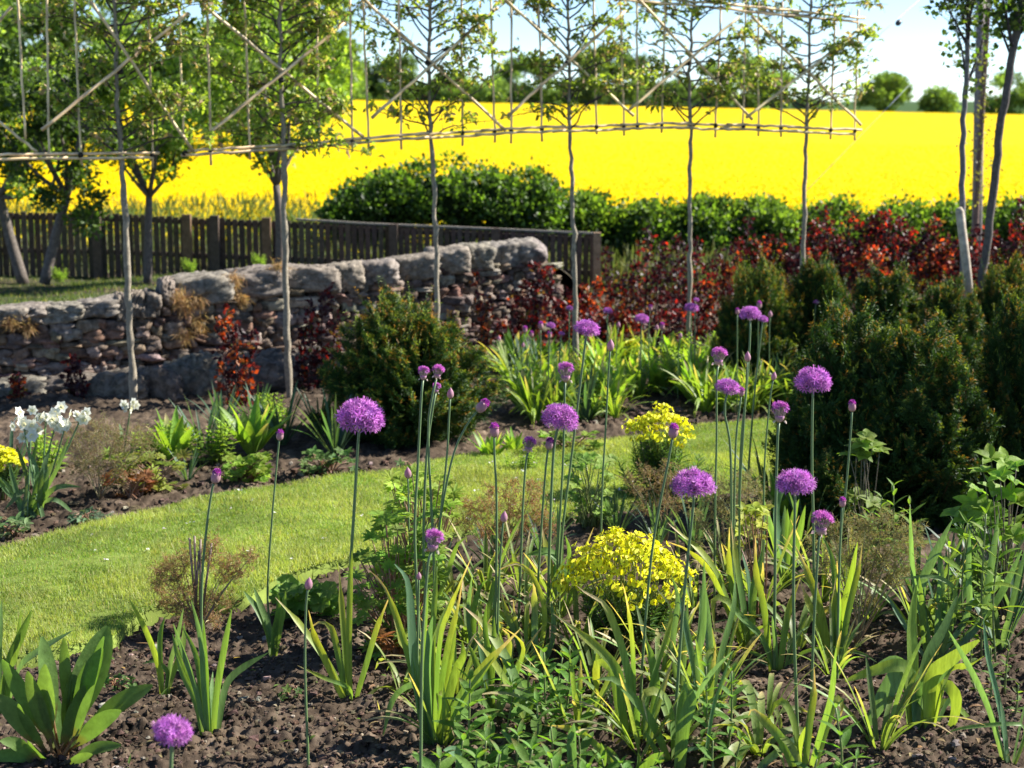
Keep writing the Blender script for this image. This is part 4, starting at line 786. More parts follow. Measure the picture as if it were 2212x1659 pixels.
sc('upright fan of fresh green strap leaves in the left foreground', 'A', (1325, 1495), [([(1300, 1480), (1240, 1250), (1130, 960), (1090, 810)], 40), ([(1300, 1480), (1250, 1200), (1150, 900), (1095, 745)], 38, 'b'), ([(1310, 1490), (1275, 1200), (1240, 950), (1150, 760)], 36), ([(1320, 1490), (1290, 1150), (1270, 850), (1210, 595)], 36, 'b'),
   ([(1330, 1490), (1310, 1150), (1295, 900), (1285, 720)], 34), ([(1345, 1490), (1370, 1200), (1420, 900), (1465, 655)], 45), ([(1360, 1490), (1400, 1250), (1440, 1110), (1540, 1020), (1695, 930)], 46), ([(1290, 1470), (1240, 1250), (1160, 1080), (1110, 930)], 36), ([(1335, 1490), (1330, 1250), (1345, 1050)], 34), ([(1350, 1480), (1350, 1300), (1310, 1100)], 30)])
sc('smaller strap-leaved clump behind the upright fan at left', 'A', (1035, 1215), [([(1030, 1210), (1000, 1000), (920, 780), (815, 585)], 40, 'y'), ([(1025, 1200), (1010, 950), (1015, 800), (1045, 695)], 34), ([(1040, 1215), (1090, 1060), (1150, 900), (1165, 740)], 40, 'y'), ([(1040, 1210), (1080, 1000), (1120, 850), (1160, 650)], 34, 'b'), ([(1035, 1200), (1060, 1060), (980, 985), (900, 1000)], 26), ([(1040, 1210), (1110, 1040), (1230, 1100)], 22)])
sc('short blunt-cut strap leaves beside the lady\'s mantle', 'A', (1728, 935), [([(1715, 930), (1690, 800), (1620, 650), (1540, 540)], 42), ([(1720, 920), (1700, 780), (1650, 640), (1605, 520)], 40), ([(1735, 930), (1770, 750), (1790, 650), (1805, 540)], 42), ([(1730, 930), (1745, 750), (1760, 640), (1750, 545)], 34), ([(1722, 930), (1735, 800), (1745, 700)], 34)])
sc('yellowing strap leaves with crumpled tan tips left of the centre clump', 'A', (2200, 1275), [([(2195, 1270), (2100, 1050), (1900, 760), (1740, 580)], 46, 'yt'), ([(2205, 1270), (2140, 950), (2090, 770), (2010, 740), (1950, 790)], 42, 't'), ([(2200, 1270), (2180, 900), (2160, 650), (2140, 370)], 40, 'yt'), ([(2205, 1270), (2070, 1000), (1990, 830), (1950, 660)], 46, 'yt'), ([(2205, 1270), (2212, 1160), (2050, 1090), (1880, 1010)], 26, 't'),
   ([(2215, 1260), (2205, 900), (2212, 500), (2225, 280)], 38, 'y'), ([(2228, 1250), (2313, 1020), (2383, 780), (2463, 570)], 40, 't'), ([(2210, 1270), (2333, 1220), (2513, 1350), (2643, 1490)], 30)])
sc('broad blue-green leaves at the left edge behind the dock-like plant', 'A', (20, 1360), [([(30, 1350), (120, 1050), (220, 940), (460, 790)], 56, 'b'), ([(10, 1350), (60, 1000), (130, 820), (200, 660)], 62), ([(0, 1350), (30, 1100), (100, 950), (135, 660)], 42), ([(-10, 1350), (-10, 900), (10, 600)], 44)])
sc('large tangled clump of broad strap leaves at the centre foreground', 'B', (600, 1550), [([(580, 1540), (520, 1250), (420, 850), (300, 520), (200, 410)], 42, 't'), ([(600, 1550), (565, 1100), (580, 850), (603, 700)], 74, 'b'), ([(560, 1530), (480, 1000), (400, 850), (340, 640)], 46, 'yt'), ([(610, 1550), (680, 1150), (730, 850), (745, 670)], 50, 'y'),
   ([(620, 1540), (730, 1100), (790, 950), (785, 850)], 58, 'y'), ([(630, 1550), (760, 1250), (900, 1050), (1160, 775)], 56, 't'), ([(640, 1540), (720, 1330), (690, 1210), (630, 1190), (640, 1300)], 36, 't'), ([(650, 1540), (640, 1400), (655, 1280)], 38), ([(560, 1530), (480, 1000), (450, 550), (420, 440), (360, 370)], 66, 'b'), ([(580, 1500), (540, 1180), (470, 1130), (350, 1220), (285, 1465)], 42, 'b'),
   ([(620, 1530), (600, 900), (620, 500), (620, 330)], 38, 'y'), ([(610, 1500), (650, 880), (720, 640), (850, 320)], 46, 't'), ([(600, 1500), (680, 1000), (760, 650), (790, 470)], 44, 't'), ([(650, 1540), (800, 1250), (870, 1210), (980, 1300)], 60), ([(640, 1540), (760, 1300), (870, 1120), (1000, 950)], 46), ([(560, 1500), (530, 1100), (560, 700), (575, 520)], 34), ([(650, 1530), (700, 1350), (745, 1480)], 38, 't'), ([(620, 1540), (590, 1000), (640, 760), (730, 560)], 40, 'y')])
sc('clump with a long arching pale leaf just right of the centre clump', 'B', (1190, 1400), [([(1190, 1390), (1120, 1100), (960, 800), (800, 640)], 72, 't'), ([(1200, 1390), (1080, 1150), (960, 960), (860, 835)], 50, 'yt'), ([(1210, 1390), (1200, 1250), (1140, 1150)], 46), ([(1180, 1390), (1230, 1200), (1240, 1100)], 40)])
sc('slim brown-tipped leaves between the centre clump and the yellow spurge', 'B', (990, 1330), [([(1000, 1320), (1060, 1100), (1090, 850), (1040, 780)], 52, 't'), ([(960, 1320), (985, 900), (990, 700)], 36), ([(1000, 1320), (930, 1150), (860, 950), (830, 880)], 40), ([(1010, 1320), (1120, 1100), (1180, 900), (1110, 810), (1040, 770)], 38, 't'), ([(970, 1320), (920, 1000), (880, 800)], 40, 'b'), ([(990, 1320), (960, 1000), (930, 750), (945, 620)], 36)])
sc('clump with a folded-over broad leaf behind the thin central stems', 'B', (1405, 685), [([(1390, 680), (1370, 500), (1340, 380), (1280, 90)], 44, 'yt'), ([(1400, 680), (1420, 440), (1340, 300), (1200, 310)], 72), ([(1420, 680), (1450, 500), (1470, 300), (1440, 190)], 42), ([(1385, 670), (1350, 550), (1230, 430), (1120, 370), (1000, 420)], 34, 'yt'), ([(1410, 680), (1440, 500), (1490, 420), (1480, 330)], 38, 'b'), ([(1430, 680), (1500, 500), (1540, 330)], 36), ([(1395, 680), (1380, 420), (1400, 200), (1390, 0)], 34, 'b')])
sc('narrow grey-green leaves with curled tips left of the yellow spurge', 'B', (1230, 1060), [([(1215, 1050), (1190, 850), (1195, 650), (1215, 610), (1235, 700)], 28, 't'), ([(1245, 1050), (1250, 700), (1240, 430)], 46, 'bt'), ([(1200, 1050), (1140, 850), (1060, 650), (1030, 520)], 40, 't'), ([(1260, 1050), (1350, 900), (1370, 750), (1350, 600)], 44, 'b'), ([(1220, 1050), (1160, 900), (1120, 700), (1110, 590)], 36, 't'), ([(1250, 1050), (1310, 700), (1250, 480), (1150, 370), (1020, 400)], 32, 'yt')])
sc('arching leaves with a long drooping brown tip in front of the yellow spurge', 'B', (1885, 1535), [([(1860, 1530), (1800, 1300), (1770, 1050), (1600, 860), (1360, 680)], 58, 't'), ([(1870, 1530), (1830, 1050), (1700, 650), (1580, 560), (1510, 505)], 54, 't'), ([(1885, 1530), (1870, 900), (1830, 600), (1800, 490)], 42, 't'), ([(1900, 1530), (1960, 1200), (2080, 800), (2100, 640), (2000, 510)], 46, 't'), ([(1850, 1520), (1790, 1350), (1740, 1050), (1650, 990), (1640, 1150), (1680, 1290)], 54, 't'), ([(1910, 1530), (2010, 1250), (1990, 980), (1950, 850)], 58), ([(1920, 1530), (1890, 1380), (1900, 1200)], 44)])
sc('leaves with a curled brown shroud right of the arching clump', 'B', (2130, 1640), [([(2110, 1640), (2000, 1400), (1870, 1220), (1750, 1100), (1640, 1100)], 56), ([(2120, 1640), (2100, 1300), (2020, 1180), (1930, 1200), (1960, 1370)], 58, 't'), ([(2160, 1640), (2170, 1350), (2200, 1100)], 64), ([(2130, 1640), (2020, 1560), (1940, 1420)], 34), ([(2150, 1640), (2240, 1300), (2350, 1080), (2505, 915)], 36, 'b')])
sc('long low yellowing leaf arching over the bottom of the bed', 'B', (1820, 1720), [([(1820, 1720), (1650, 1530), (1500, 1420), (1290, 1385)], 44, 'yt'), ([(1800, 1720), (1760, 1600), (1660, 1500)], 40), ([(1850, 1720), (1900, 1640), (1900, 1560)], 34), ([(1840, 1720), (1960, 1640), (2060, 1560)], 70)])
sc('grey striped leaf blades poking up at the bottom centre', 'B', (1510, 1740), [([(1490, 1740), (1480, 1500), (1495, 1375)], 62, 'b'), ([(1540, 1740), (1555, 1560), (1555, 1440)], 36), ([(1640, 1740), (1680, 1600), (1665, 1500)], 52)])
sc('curled pale leaf at the bottom edge below the centre clump', 'B', (740, 1760), [([(760, 1760), (760, 1600), (720, 1550), (670, 1545)], 76, 'b'), ([(640, 1760), (620, 1660), (690, 1580)], 40, 't'), ([(720, 1760), (700, 1640), (715, 1560)], 40, 'y')])
sc('tall leaf pair with papery tips right of the yellow spurge', 'C', (475, 885), [([(470, 880), (430, 600), (390, 350), (360, 90)], 50, 't'), ([(450, 880), (330, 600), (200, 330), (-40, 110)], 50, 'yt'), ([(490, 870), (500, 550), (540, 380), (560, 270)], 46), ([(460, 880), (380, 560), (350, 350), (350, 140)], 40, 't'), ([(440, 880), (250, 450), (100, 290), (-40, 230)], 40, 'yt'), ([(480, 880), (470, 500), (430, 300)], 40, 'b')])
sc('clump with a hanging withered leaf and thin dark blades, right of centre', 'C', (655, 1060), [([(620, 1040), (570, 650), (520, 430), (515, 190)], 42, 'yt'), ([(640, 1040), (560, 850), (420, 700), (330, 600), (250, 590), (250, 750), (270, 830)], 42, 't'), ([(660, 1040), (700, 750), (740, 600), (800, 450)], 60, 't'), ([(680, 1080), (600, 1010), (500, 980), (490, 1060), (580, 1130)], 20, 'b'), ([(700, 1080), (780, 950), (900, 905), (1040, 905), (1200, 940), (1280, 990)], 24), ([(690, 1080), (730, 920), (800, 800), (860, 760)], 20), ([(660, 1070), (560, 960), (430, 910)], 24), ([(650, 1070), (640, 850), (620, 700)], 30, 'b'), ([(670, 1080), (740, 980), (760, 900)], 26), ([(640, 1050), (600, 930), (560, 850)], 26, 'b')])
sc('upright clump with split tan tips behind the cup-shaped head', 'C', (1020, 1005), [([(990, 1000), (900, 750), (840, 600), (790, 450)], 48, 'yt'), ([(1000, 1000), (920, 650), (840, 420), (760, 240)], 48, 'yt'), ([(1015, 1000), (1000, 700), (1010, 550), (1025, 450)], 48, 't'), ([(1040, 1000), (1090, 700), (1160, 400), (1190, 240)], 50, 't'), ([(1030, 990), (1010, 450), (980, 280), (930, 190)], 34), ([(1045, 1000), (1060, 700), (1120, 450), (1160, 230)], 40, 'y'), ([(1020, 1000), (1050, 650), (1040, 500), (1030, 350)], 36, 't')])
sc('blue-green blades crossing the lilac head stem at bottom right of centre', 'C', (185, 1330), [([(180, 1320), (140, 1100), (60, 700), (30, 560)], 44, 'b'), ([(220, 1320), (225, 900), (180, 430)], 48, 'b'), ([(200, 1320), (290, 950), (370, 650), (385, 460)], 52), ([(170, 1320), (180, 1080), (215, 930), (270, 930), (290, 1060)], 34, 't'), ([(190, 1320), (150, 1000), (185, 760), (190, 350)], 40, 'b')])
sc('rolled broad leaf with a long upright blade beside the lilac head stem', 'C', (120, 1700), [([(30, 1690), (60, 1400), (110, 1220), (60, 1110)], 84), ([(180, 1690), (240, 1300), (310, 1080), (375, 915)], 36, 'b'), ([(0, 1690), (60, 1560), (180, 1530)], 30, 'b')])
sc('foreground clump with several folded withered leaves at bottom right', 'C', (820, 1700), [([(800, 1700), (760, 1400), (700, 1250), (640, 1250), (590, 1360)], 52, 'y'), ([(820, 1700), (850, 1400), (880, 1200), (885, 1020)], 50, 't'), ([(850, 1700), (930, 1450), (1000, 1200), (1025, 900)], 50), ([(870, 1700), (960, 1400), (1030, 1220), (1060, 1290), (1010, 1390)], 48, 't'), ([(780, 1700), (690, 1500), (590, 1380), (500, 1290), (470, 1330)], 60, 't'), ([(790, 1700), (540, 1680), (650, 1560), (760, 1480), (850, 1490)], 50, 'b'), ([(810, 1700), (800, 1550), (830, 1400)], 50, 'y')])
sc('iris-like fan of thin blue blades cut by the right bottom corner', 'C', (2120, 1640), [([(2100, 1640), (2000, 1300), (1870, 1020), (1735, 790)], 46, 'b'), ([(2120, 1640), (2050, 1250), (1980, 950), (1955, 710)], 40, 'b'), ([(2130, 1640), (2180, 1400), (2230, 1200)], 38), ([(2110, 1640), (2080, 1400), (2060, 1230)], 50, 'b'), ([(2130, 1640), (2212, 1420), (2120, 1380), (1800, 1410), (1720, 1450)], 26), ([(2140, 1640), (2200, 1500), (2260, 1300)], 40)])
sc('tall crowd of narrow blue-green blades at the right edge', 'C', (1660, 965), [([(1650, 960), (1670, 700), (1680, 420)], 36, 'b'), ([(1680, 960), (1720, 760), (1830, 560), (1880, 420)], 42, 'b'), ([(1700, 960), (1950, 720), (2080, 540), (2200, 280)], 50, 'b'), ([(1690, 950), (1930, 740), (2000, 400), (2050, 50)], 46, 'b'), ([(1640, 950), (1590, 900), (1570, 650), (1550, 450)], 36), ([(1600, 950), (1480, 800), (1420, 700), (1340, 560)], 36, 'b'), ([(1650, 950), (1850, 700), (1860, 400), (1870, 150)], 38, 'b'), ([(1630, 950), (1560, 560), (1640, 330), (1760, 90)], 56, 'b'), ([(1660, 950), (1690, 600), (1670, 200)], 42, 'b'), ([(1620, 950), (1520, 450), (1500, 200), (1490, 10)], 36, 'b'), ([(1680, 950), (1780, 600), (1680, 460), (1420, 460)], 30)])
sc('dark upright blades between the thin right-hand stems', 'C', (715, 490), [([(700, 480), (695, 250), (700, 0)], 40, 'b'), ([(720, 480), (740, 250), (760, 60), (790, -40)], 44), ([(730, 480), (780, 250), (830, 0)], 40), ([(705, 480), (720, 200), (715, 20)], 36), ([(690, 480), (650, 250), (600, 80), (560, -60)], 38, 'b'), ([(740, 480), (640, 100), (680, -120), (770, -240)], 66, 'b')])
sc('thin green-and-yellow blades in front of the fennel left of the yellow spurge', 'B', (880, 980), [([(880, 980), (860, 700), (900, 520), (950, 470)], 34), ([(880, 980), (930, 760), (1040, 620), (1160, 600)], 30, 't'), ([(870, 980), (830, 700), (850, 450)], 34, 'b'), ([(890, 980), (900, 700), (880, 560)], 32, 'y'), ([(875, 980), (960, 640), (985, 470), (940, 480)], 34), ([(885, 980), (985, 780), (990, 560)], 30, 'b')])
sc('grassy blades behind the tight trio of stems', 'B', (560, 760), [([(560, 760), (540, 400), (520, 200), (510, 120)], 30, 'b'), ([(565, 760), (600, 400), (650, 150), (660, 20)], 36), ([(560, 760), (590, 500), (610, 200), (600, 60)], 40, 'b'), ([(570, 760), (700, 420), (760, 250), (820, 200)], 36), ([(555, 760), (440, 500), (410, 300)], 34), ([(570, 760), (660, 600), (740, 480), (800, 520)], 34, 't'), ([(560, 760), (500, 500), (480, 260)], 34, 'y')])
sc('blades between the yellow spurge and the bottom right clump', 'B', (2170, 1230), [([(2165, 1230), (2120, 900), (2150, 600), (2110, 440)], 34, 'b'), ([(2170, 1230), (2190, 900), (2212, 600)], 40, 'b'), ([(2175, 1230), (2260, 1000), (2300, 700), (2290, 500)], 40), ([(2170, 1230), (2100, 1100), (2040, 1060)], 30), ([(2180, 1230), (2240, 1000), (2330, 880)], 34, 't')])
tl = strapclump('tulip', 'broad-leaved tulip plant without flower at the right, one leaf bent to the ground', 'tulip', 'C', (1560, 1430), [([(1500, 1410), (1505, 1000), (1500, 750), (1530, 500)], 88, 'oy'), ([(1540, 1420), (1590, 1000), (1700, 780), (1790, 570)], 76, 'o'), ([(1520, 1400), (1500, 1120), (1430, 1060), (1340, 1180), (1200, 1430)], 125, 'ob'), ([(1510, 1400), (1480, 1060), (1400, 1010), (1240, 1050), (1080, 1110)], 92, 'oy'), ([(1500, 1400), (1480, 1080), (1400, 970), (1290, 1000)], 70, 'ob'), ([(1610, 1430), (1620, 1100), (1750, 970), (1930, 850)], 104, 'oy'), ([(1620, 1430), (1680, 1140), (1780, 1200), (1770, 1350), (1700, 1470)], 84, 'oy'),
   ([(1530, 1430), (1530, 1200), (1650, 1100), (1800, 980)], 80, 'ob'), ([(1610, 1430), (1700, 1240), (1860, 1340), (1855, 1400)], 44, 'oy'), ([(1600, 1430), (1560, 1250), (1430, 1180)], 60, 'o'), ([(1630, 1420), (1720, 1250), (1800, 1190)], 50, 'o'), ([(1625, 1420), (1730, 1060), (1860, 1010), (1960, 950)], 60, 'oy')])

# ---------------------------------------------------------------- leafy plants
def sub(t, parts):
    for nm, mb, m_ in parts:
        if mb.n: mb.build(nm, M[m_], t)
def leafy_stem(st, lv, b, top, L, W, col, whorl=3, gap=.035, tipc=None, prof='lance', scol=(.14, .18, .06), start=.12):
    p = spline([b, lerp(b, top, .5)+A(R(-.012, .012), R(-.012, .012), 0), top], 12); tube(st, p, np.linspace(.0034, .002, 12), scol, 6); ln = np.linalg.norm(top-b); n = max(3, int(ln/gap)); rot = R(0, 6)
    for i in range(n):
        k = start+(1-start)*i/(n-1); c = p[int(k*11)]*(1-(k*11 % 1))+p[min(int(k*11)+1, 11)]*(k*11 % 1); sz = (.55+.45*math.sin(math.pi*min(k*1.1, 1)))*(1 if k < .9 else .8); up = .25+.9*k**2
        for j in range(whorl):
            th = rot+i*1.1+j*2*math.pi/whorl+R(-.2, .2); leaf(lv, c, (math.cos(th), math.sin(th), up), L*sz*R(.85, 1.15), W*sz, jit(col, .2), droop=R(.1, .6), prof=prof, tipc=tipc if k > .75 else None)
def lysi(lb, stems, col=(.12, .23, .045), L=.098, W=.03, grp='leafy upright stems in the front bed', nm='loosestrife_plant', tipc=(.2, .13, .05), whorl=3, gap=.032):
    b0 = G(stems[0][0], stems[0][1]); t = thing(nm, lb, 'leafy plant', (b0[0], b0[1], 0), grp)
    for (bu, bv, tu, tv) in stems: st = MB(); lv = MB(); b = G(bu, bv); leafy_stem(st, lv, b, P(tu, tv, b[1]+R(-.02, .02)), L, W, col, whorl, gap, tipc); s = st.build('stem', M['stem'], t); lv.build('leaves', M['leaf'], t)
lysi('bushy upright leafy stems at the bottom centre', [(1010, 1660, 1015, 1470), (1065, 1650, 1060, 1560), (1090, 1600, 1110, 1490), (1150, 1640, 1160, 1520), (1040, 1700, 1050, 1600), (985, 1690, 1000, 1600), (1130, 1700, 1120, 1590)])
lysi('tall toothed-leaved stems just right of the bottom centre', [(1180, 1600, 1175, 1410), (1215, 1580, 1230, 1395), (1250, 1600, 1255, 1500), (1180, 1680, 1190, 1570), (1240, 1690, 1250, 1590), (1290, 1700, 1300, 1640)], L=.078, W=.024)
lysi('single leafy stem pair low at the bottom right of centre', [(1570, 1640, 1580, 1450), (1535, 1650, 1525, 1440), (1590, 1690, 1600, 1600), (1550, 1700, 1540, 1600)], L=.07, W=.021)
lysi('dark-tipped leafy shoot at the bottom edge on the right', [(1810, 1730, 1805, 1530), (1760, 1760, 1765, 1640), (1850, 1760, 1850, 1640)], L=.08, W=.02, tipc=(.1, .07, .06))
lysi('spreading leafy stems filling the very bottom centre edge', [(960, 1760, 950, 1640), (1010, 1770, 1030, 1640), (1080, 1770, 1080, 1630), (1140, 1770, 1150, 1620), (1200, 1780, 1190, 1640), (1260, 1780, 1270, 1660), (1040, 1790, 1050, 1680), (1110, 1800, 1110, 1690)])
lysi('leafy stems crossing the arching pale leaf right of the centre clump', [(1110, 1560, 1100, 1440), (1150, 1540, 1145, 1430), (1200, 1540, 1215, 1420)], L=.08)
lysi('fresh leafy stems at the bottom beneath the centre clump', [(900, 1720, 905, 1640), (1210, 1740, 1220, 1660), (1420, 1720, 1425, 1650), (1350, 1730, 1340, 1650)], L=.06)
lysi('pale green willow-leaved plant before the dark yews', [(1900, 1240, 1905, 1075), (1935, 1240, 1930, 1050), (1870, 1230, 1880, 1110), (1960, 1240, 1965, 1090)], col=(.15, .24, .05), L=.10, W=.022, whorl=2, tipc=None)
lysi('bright pointed-leaved plant among the blades at the right edge', [(2085, 1420, 2090, 1130), (2120, 1420, 2130, 1110), (2150, 1430, 2160, 1170), (2060, 1400, 2050, 1180)], col=(.17, .26, .04), L=.11, W=.022, whorl=2, tipc=None, gap=.05)
lysi('low leafy plant under the right edge blades', [(2140, 1520, 2140, 1400), (2170, 1500, 2180, 1390), (2110, 1500, 2100, 1400), (2190, 1560, 2200, 1480)], col=(.12, .19, .05), L=.035, W=.014, whorl=2, gap=.02)

def palmate(lv, c, d, r, n, W, col, lobed=False):
    d = nrm(A(*d)); a = nrm(np.cross(d, A(.1, .3, 1))); b = np.cross(a, d)
    for k in range(n):
        th = -2.3+4.6*k/(n-1)
        e = nrm((b*math.cos(th)+a*math.sin(th))*1.0+d*.25); leaf(lv, c, e, r*(1-.12*abs(th)), W, jit(col, .12), droop=.35, n=5, prof='ovate' if lobed else 'lance', face=d+A(*RNG.normal(0, .15, 3)))
def lupin(lb, b, spots, col, r=.045, W=.012, n=9, nm='lupin', grp='palmate-leaved plants', scol=(.22, .12, .07), lobed=False, cat='lupin', Yv=.12):
    g0 = G(*b); t = thing(nm, lb, cat, (g0[0], g0[1], 0), grp); st = MB(); lv = MB()
    for (u, v) in spots:
        c = P(u, v, g0[1]+R(-Yv, Yv)); bb = g0+A(R(-.03, .03), R(-.03, .03), 0); tube(st, spline([bb, lerp(bb, c, .5)+A(0, 0, .02), c], 8), np.linspace(.003, .0015, 8), jit(scol, .2), 5); palmate(lv, c, A(R(-.5, .5), R(-.7, .1), 1), r*R(.7, 1.2), n, W, jit(col, .25), lobed)
    sub(t, [('stems', st, 'stem'), ('leaves', lv, 'leaf')]); return t
sp = lambda n, u0, u1, v0, v1: [(R(u0, u1), R(v0, v1)) for _ in range(n)]
lupin('bushy lupin with red stems beside the lawn at centre left', (860, 1410), sp(80, 765, 960, 1200, 1360)+sp(46, 800, 960, 1110, 1240)+sp(16, 790, 900, 1340, 1420), (.2, .3, .05))
lupin('upper lupin shoot with fresh leaves against the lawn behind the tall buds', (920, 1330), sp(60, 840, 985, 1020, 1130), (.26, .36, .05))
lupin('small reddish lupin on soil under the larger lupin', (845, 1430), sp(14, 810, 870, 1370, 1430), (.28, .13, .04), r=.04)
lupin('red-tinged lupin in the left bed near the narcissus', (330, 1060), sp(46, 230, 400, 970, 1060), (.2, .24, .04), r=.05); lupin('red-stemmed lupin base leaves at the lawn edge of the left bed', (295, 1075), sp(22, 230, 330, 1020, 1075), (.27, .11, .05), r=.045)
lupin('aconite with jagged leaves behind the yellow spurge, centre', (1272, 1150), sp(46, 1225, 1325, 985, 1130), (.2, .3, .06), r=.042, W=.022, n=5, nm='aconite', lobed=True, cat='aconite', scol=(.14, .17, .06))
lupin('tall lone aconite stem against the dark yew', (1862, 1200), [(1870, 958), (1850, 972), (1885, 965), (1900, 975), (1865, 985), (1835, 985), (1872, 945), (1850, 1070), (1880, 1085), (1840, 1080), (1862, 960), (1895, 1095)], (.17, .25, .05), r=.06, W=.03, n=5, nm='aconite', lobed=True, cat='aconite', Yv=.03, scol=(.14, .12, .08))
lupin('jagged-leaved aconite at the right edge before the yew', (2165, 1330), [(2140, 990), (2170, 1000), (2195, 1010), (2125, 1020), (2160, 1030), (2185, 1040), (2110, 1060), (2145, 1060), (2180, 1070), (2200, 1085), (2120, 1100), (2150, 1110), (2100, 1090), (2195, 1130), (2170, 1140), (2060, 1110), (2085, 1120)]+sp(16, 2070, 2210, 1120, 1250), (.2, .32, .05), r=.066, W=.032, n=5, nm='aconite', lobed=True, cat='aconite', Yv=.06, scol=(.14, .12, .08))
lupin('small geranium with yellow leaf edges right of the bronze fennel', (1640, 1330), sp(14, 1590, 1660, 1090, 1180), (.3, .32, .04), r=.04, W=.022, n=5, nm='geranium', lobed=True, cat='geranium')
lupin('low grey-green rosette on the soil beyond the lawn at left', (185, 1125), sp(26, 140, 232, 1105, 1135), (.13, .21, .11), r=.035, W=.014, n=5, nm='geranium', lobed=True, cat='geranium', Yv=.08)
lupin('grey-green rosette cut by the left edge', (20, 1160), sp(30, -20, 60, 1120, 1170), (.13, .2, .08), r=.04, W=.016, n=5, nm='geranium', lobed=True, cat='geranium', Yv=.08)
lupin('bright light-green mound between the narcissus and yew in the left bed', (530, 1045), sp(90, 480, 578, 985, 1040), (.2, .3, .04), r=.036, W=.022, n=5, nm='geranium', lobed=True, cat='geranium', Yv=.1)
lupin('small dark green mound left of the yew foot', (705, 1025), sp(44, 655, 765, 975, 1020), (.10, .18, .05), r=.036, W=.018, n=5, nm='geranium', lobed=True, cat='geranium', Yv=.1)
lupin('tiny seedling mound on soil right of the yew foot', (885, 1015), sp(14, 860, 915, 1000, 1015), (.10, .17, .06), r=.03, W=.014, n=5, nm='geranium', lobed=True, cat='geranium')
lupin('bright green mound at the lawn edge in front of the back bed', (1240, 985), sp(50, 1170, 1300, 935, 980), (.17, .26, .04), r=.035, W=.02, n=5, nm='geranium', lobed=True, cat='geranium')
# lady's mantle: pleated round leaves
def mantle(lb, b, spots, r):
    g0 = G(*b); t = thing('ladys_mantle', lb, 'lady\'s mantle', (g0[0], g0[1], 0)); st = MB(); lv = MB()
    for (u, v) in spots:
        c = P(u, v, g0[1]+R(-.08, .08)); tube(st, spline([g0, lerp(g0, c, .6)+A(0, 0, .02), c], 6), .0016, (.13, .18, .06), 4); d = nrm(A(R(-.6, .6), R(-.9, .2), 1)); a = nrm(np.cross(d, A(0, .2, 1))); bb = np.cross(a, d); n = 28; V = [c]; rr = r*R(.7, 1.15)
        for k in range(n): th = 2*math.pi*k/n+.1; q = rr*(1-.10*(k % 4 == 0)); V.append(c+(a*math.cos(th)+bb*math.sin(th))*q+d*(.10*rr*(1 if k % 4 < 2 else -1)+.2*rr))
        lv.add(V, jit((.17, .29, .06), .2), t=[(0, 1+k, 1+(k+1) % n) for k in range(n-1)])
    sub(t, [('stems', st, 'stem'), ('leaves', lv, 'leaf')])
mantle("low lady's mantle with round pleated leaves at the lawn edge", (650, 1335), sp(44, 600, 718, 1262, 1325), .035)

# feathery fennel
def fennel(lb, b, tips, brown, ht_seed=0, dead=(), L=.03, dens=1.0):
    g0 = G(*b); t = thing('bronze_fennel', lb, 'fennel', (g0[0], g0[1], 0), 'feathery bronze fennel plants'); st = MB(); fe = MB()
    for (u, v, rad) in tips:
        c = P(u, v, g0[1]+R(-.08, .08)); tube(st, spline([g0, lerp(g0, c, .5)+A(0, 0, .015), c], 7), np.linspace(.0028, .001, 7), (.3, .26, .14) if random.random() < .5 else (.24, .16, .1), 5)
        r = rad*g0[1]/F; n = int(24*dens*(rad/25)**1.5)+8
        for k in range(n):
            d = nrm(RNG.normal(size=3)+A(0, 0, .35)); p0 = c+A(*RNG.normal(0, r*.35, 3)); ln = r*R(.5, 1.0); p1 = p0+d*ln; cloud(fe, np.array([p0]), d[None], ln, .0018, A(*brown)[None]*.8, .02)
            m = 13; q = lerp(p0, p1, RNG.uniform(.1, 1, (m, 1))); dd = nrm(RNG.normal(size=(m, 3))+d*.5); col = jit(brown, .3, m); gk = RNG.uniform(size=m) < .35; col[gk] = col[gk]*.4+A(.11, .16, .05); cloud(fe, q, dd, RNG.uniform(.3, 1, m)*min(.022, r*.6), .0019, col, .02)
    for (u0, v0, u1, v1) in dead: tube(st, [P(u0, v0, g0[1]), P(u1, v1, g0[1])], [.0038, .0034], (.16, .11, .085), 6)
    sub(t, [('stems', st, 'stem'), ('fronds', fe, 'feather')])
BR = (.29, .17, .09)
fennel('brown feathery fennel with cut dead stalks, left by the lawn edge', (430, 1365), [(365, 1225, 32), (395, 1215, 34), (345, 1245, 24), (380, 1250, 34), (460, 1180, 30), (455, 1205, 28), (350, 1270, 30), (400, 1275, 26), (480, 1235, 30), (500, 1215, 26), (540, 1205, 28), (510, 1240, 30), (457, 1285, 18), (385, 1300, 30), (480, 1300, 30), (430, 1320, 30), (360, 1300, 22), (405, 1340, 26), (460, 1340, 26)], BR, dead=[(425, 1340, 409, 1162), (425, 1340, 420, 1158), (432, 1340, 433, 1165), (436, 1330, 457, 1174), (420, 1340, 430, 1190)])
fennel('reddish bronze fennel behind the thin stems left of the spurge', (1095, 1255), [(1105, 1050, 22), (1100, 1080, 26), (1110, 1110, 26), (1060, 1090, 32), (1035, 1110, 30), (1010, 1090, 26), (1150, 1075, 30), (1165, 1110, 30), (1130, 1130, 30), (1080, 1140, 30), (1180, 1140, 26), (1045, 1150, 26), (1000, 1130, 24), (1150, 1050, 22), (1095, 1170, 24), (1060, 1060, 20)], (.3, .16, .09))
fennel('wispy brown fennel right of the upper yellow spurge', (1440, 1170), [(1400, 1030, 28), (1430, 1050, 32), (1465, 1030, 28), (1380, 1060, 24), (1420, 1090, 30), (1460, 1090, 26), (1395, 1100, 24), (1360, 1040, 20), (1440, 1010, 20)], (.25, .17, .10))
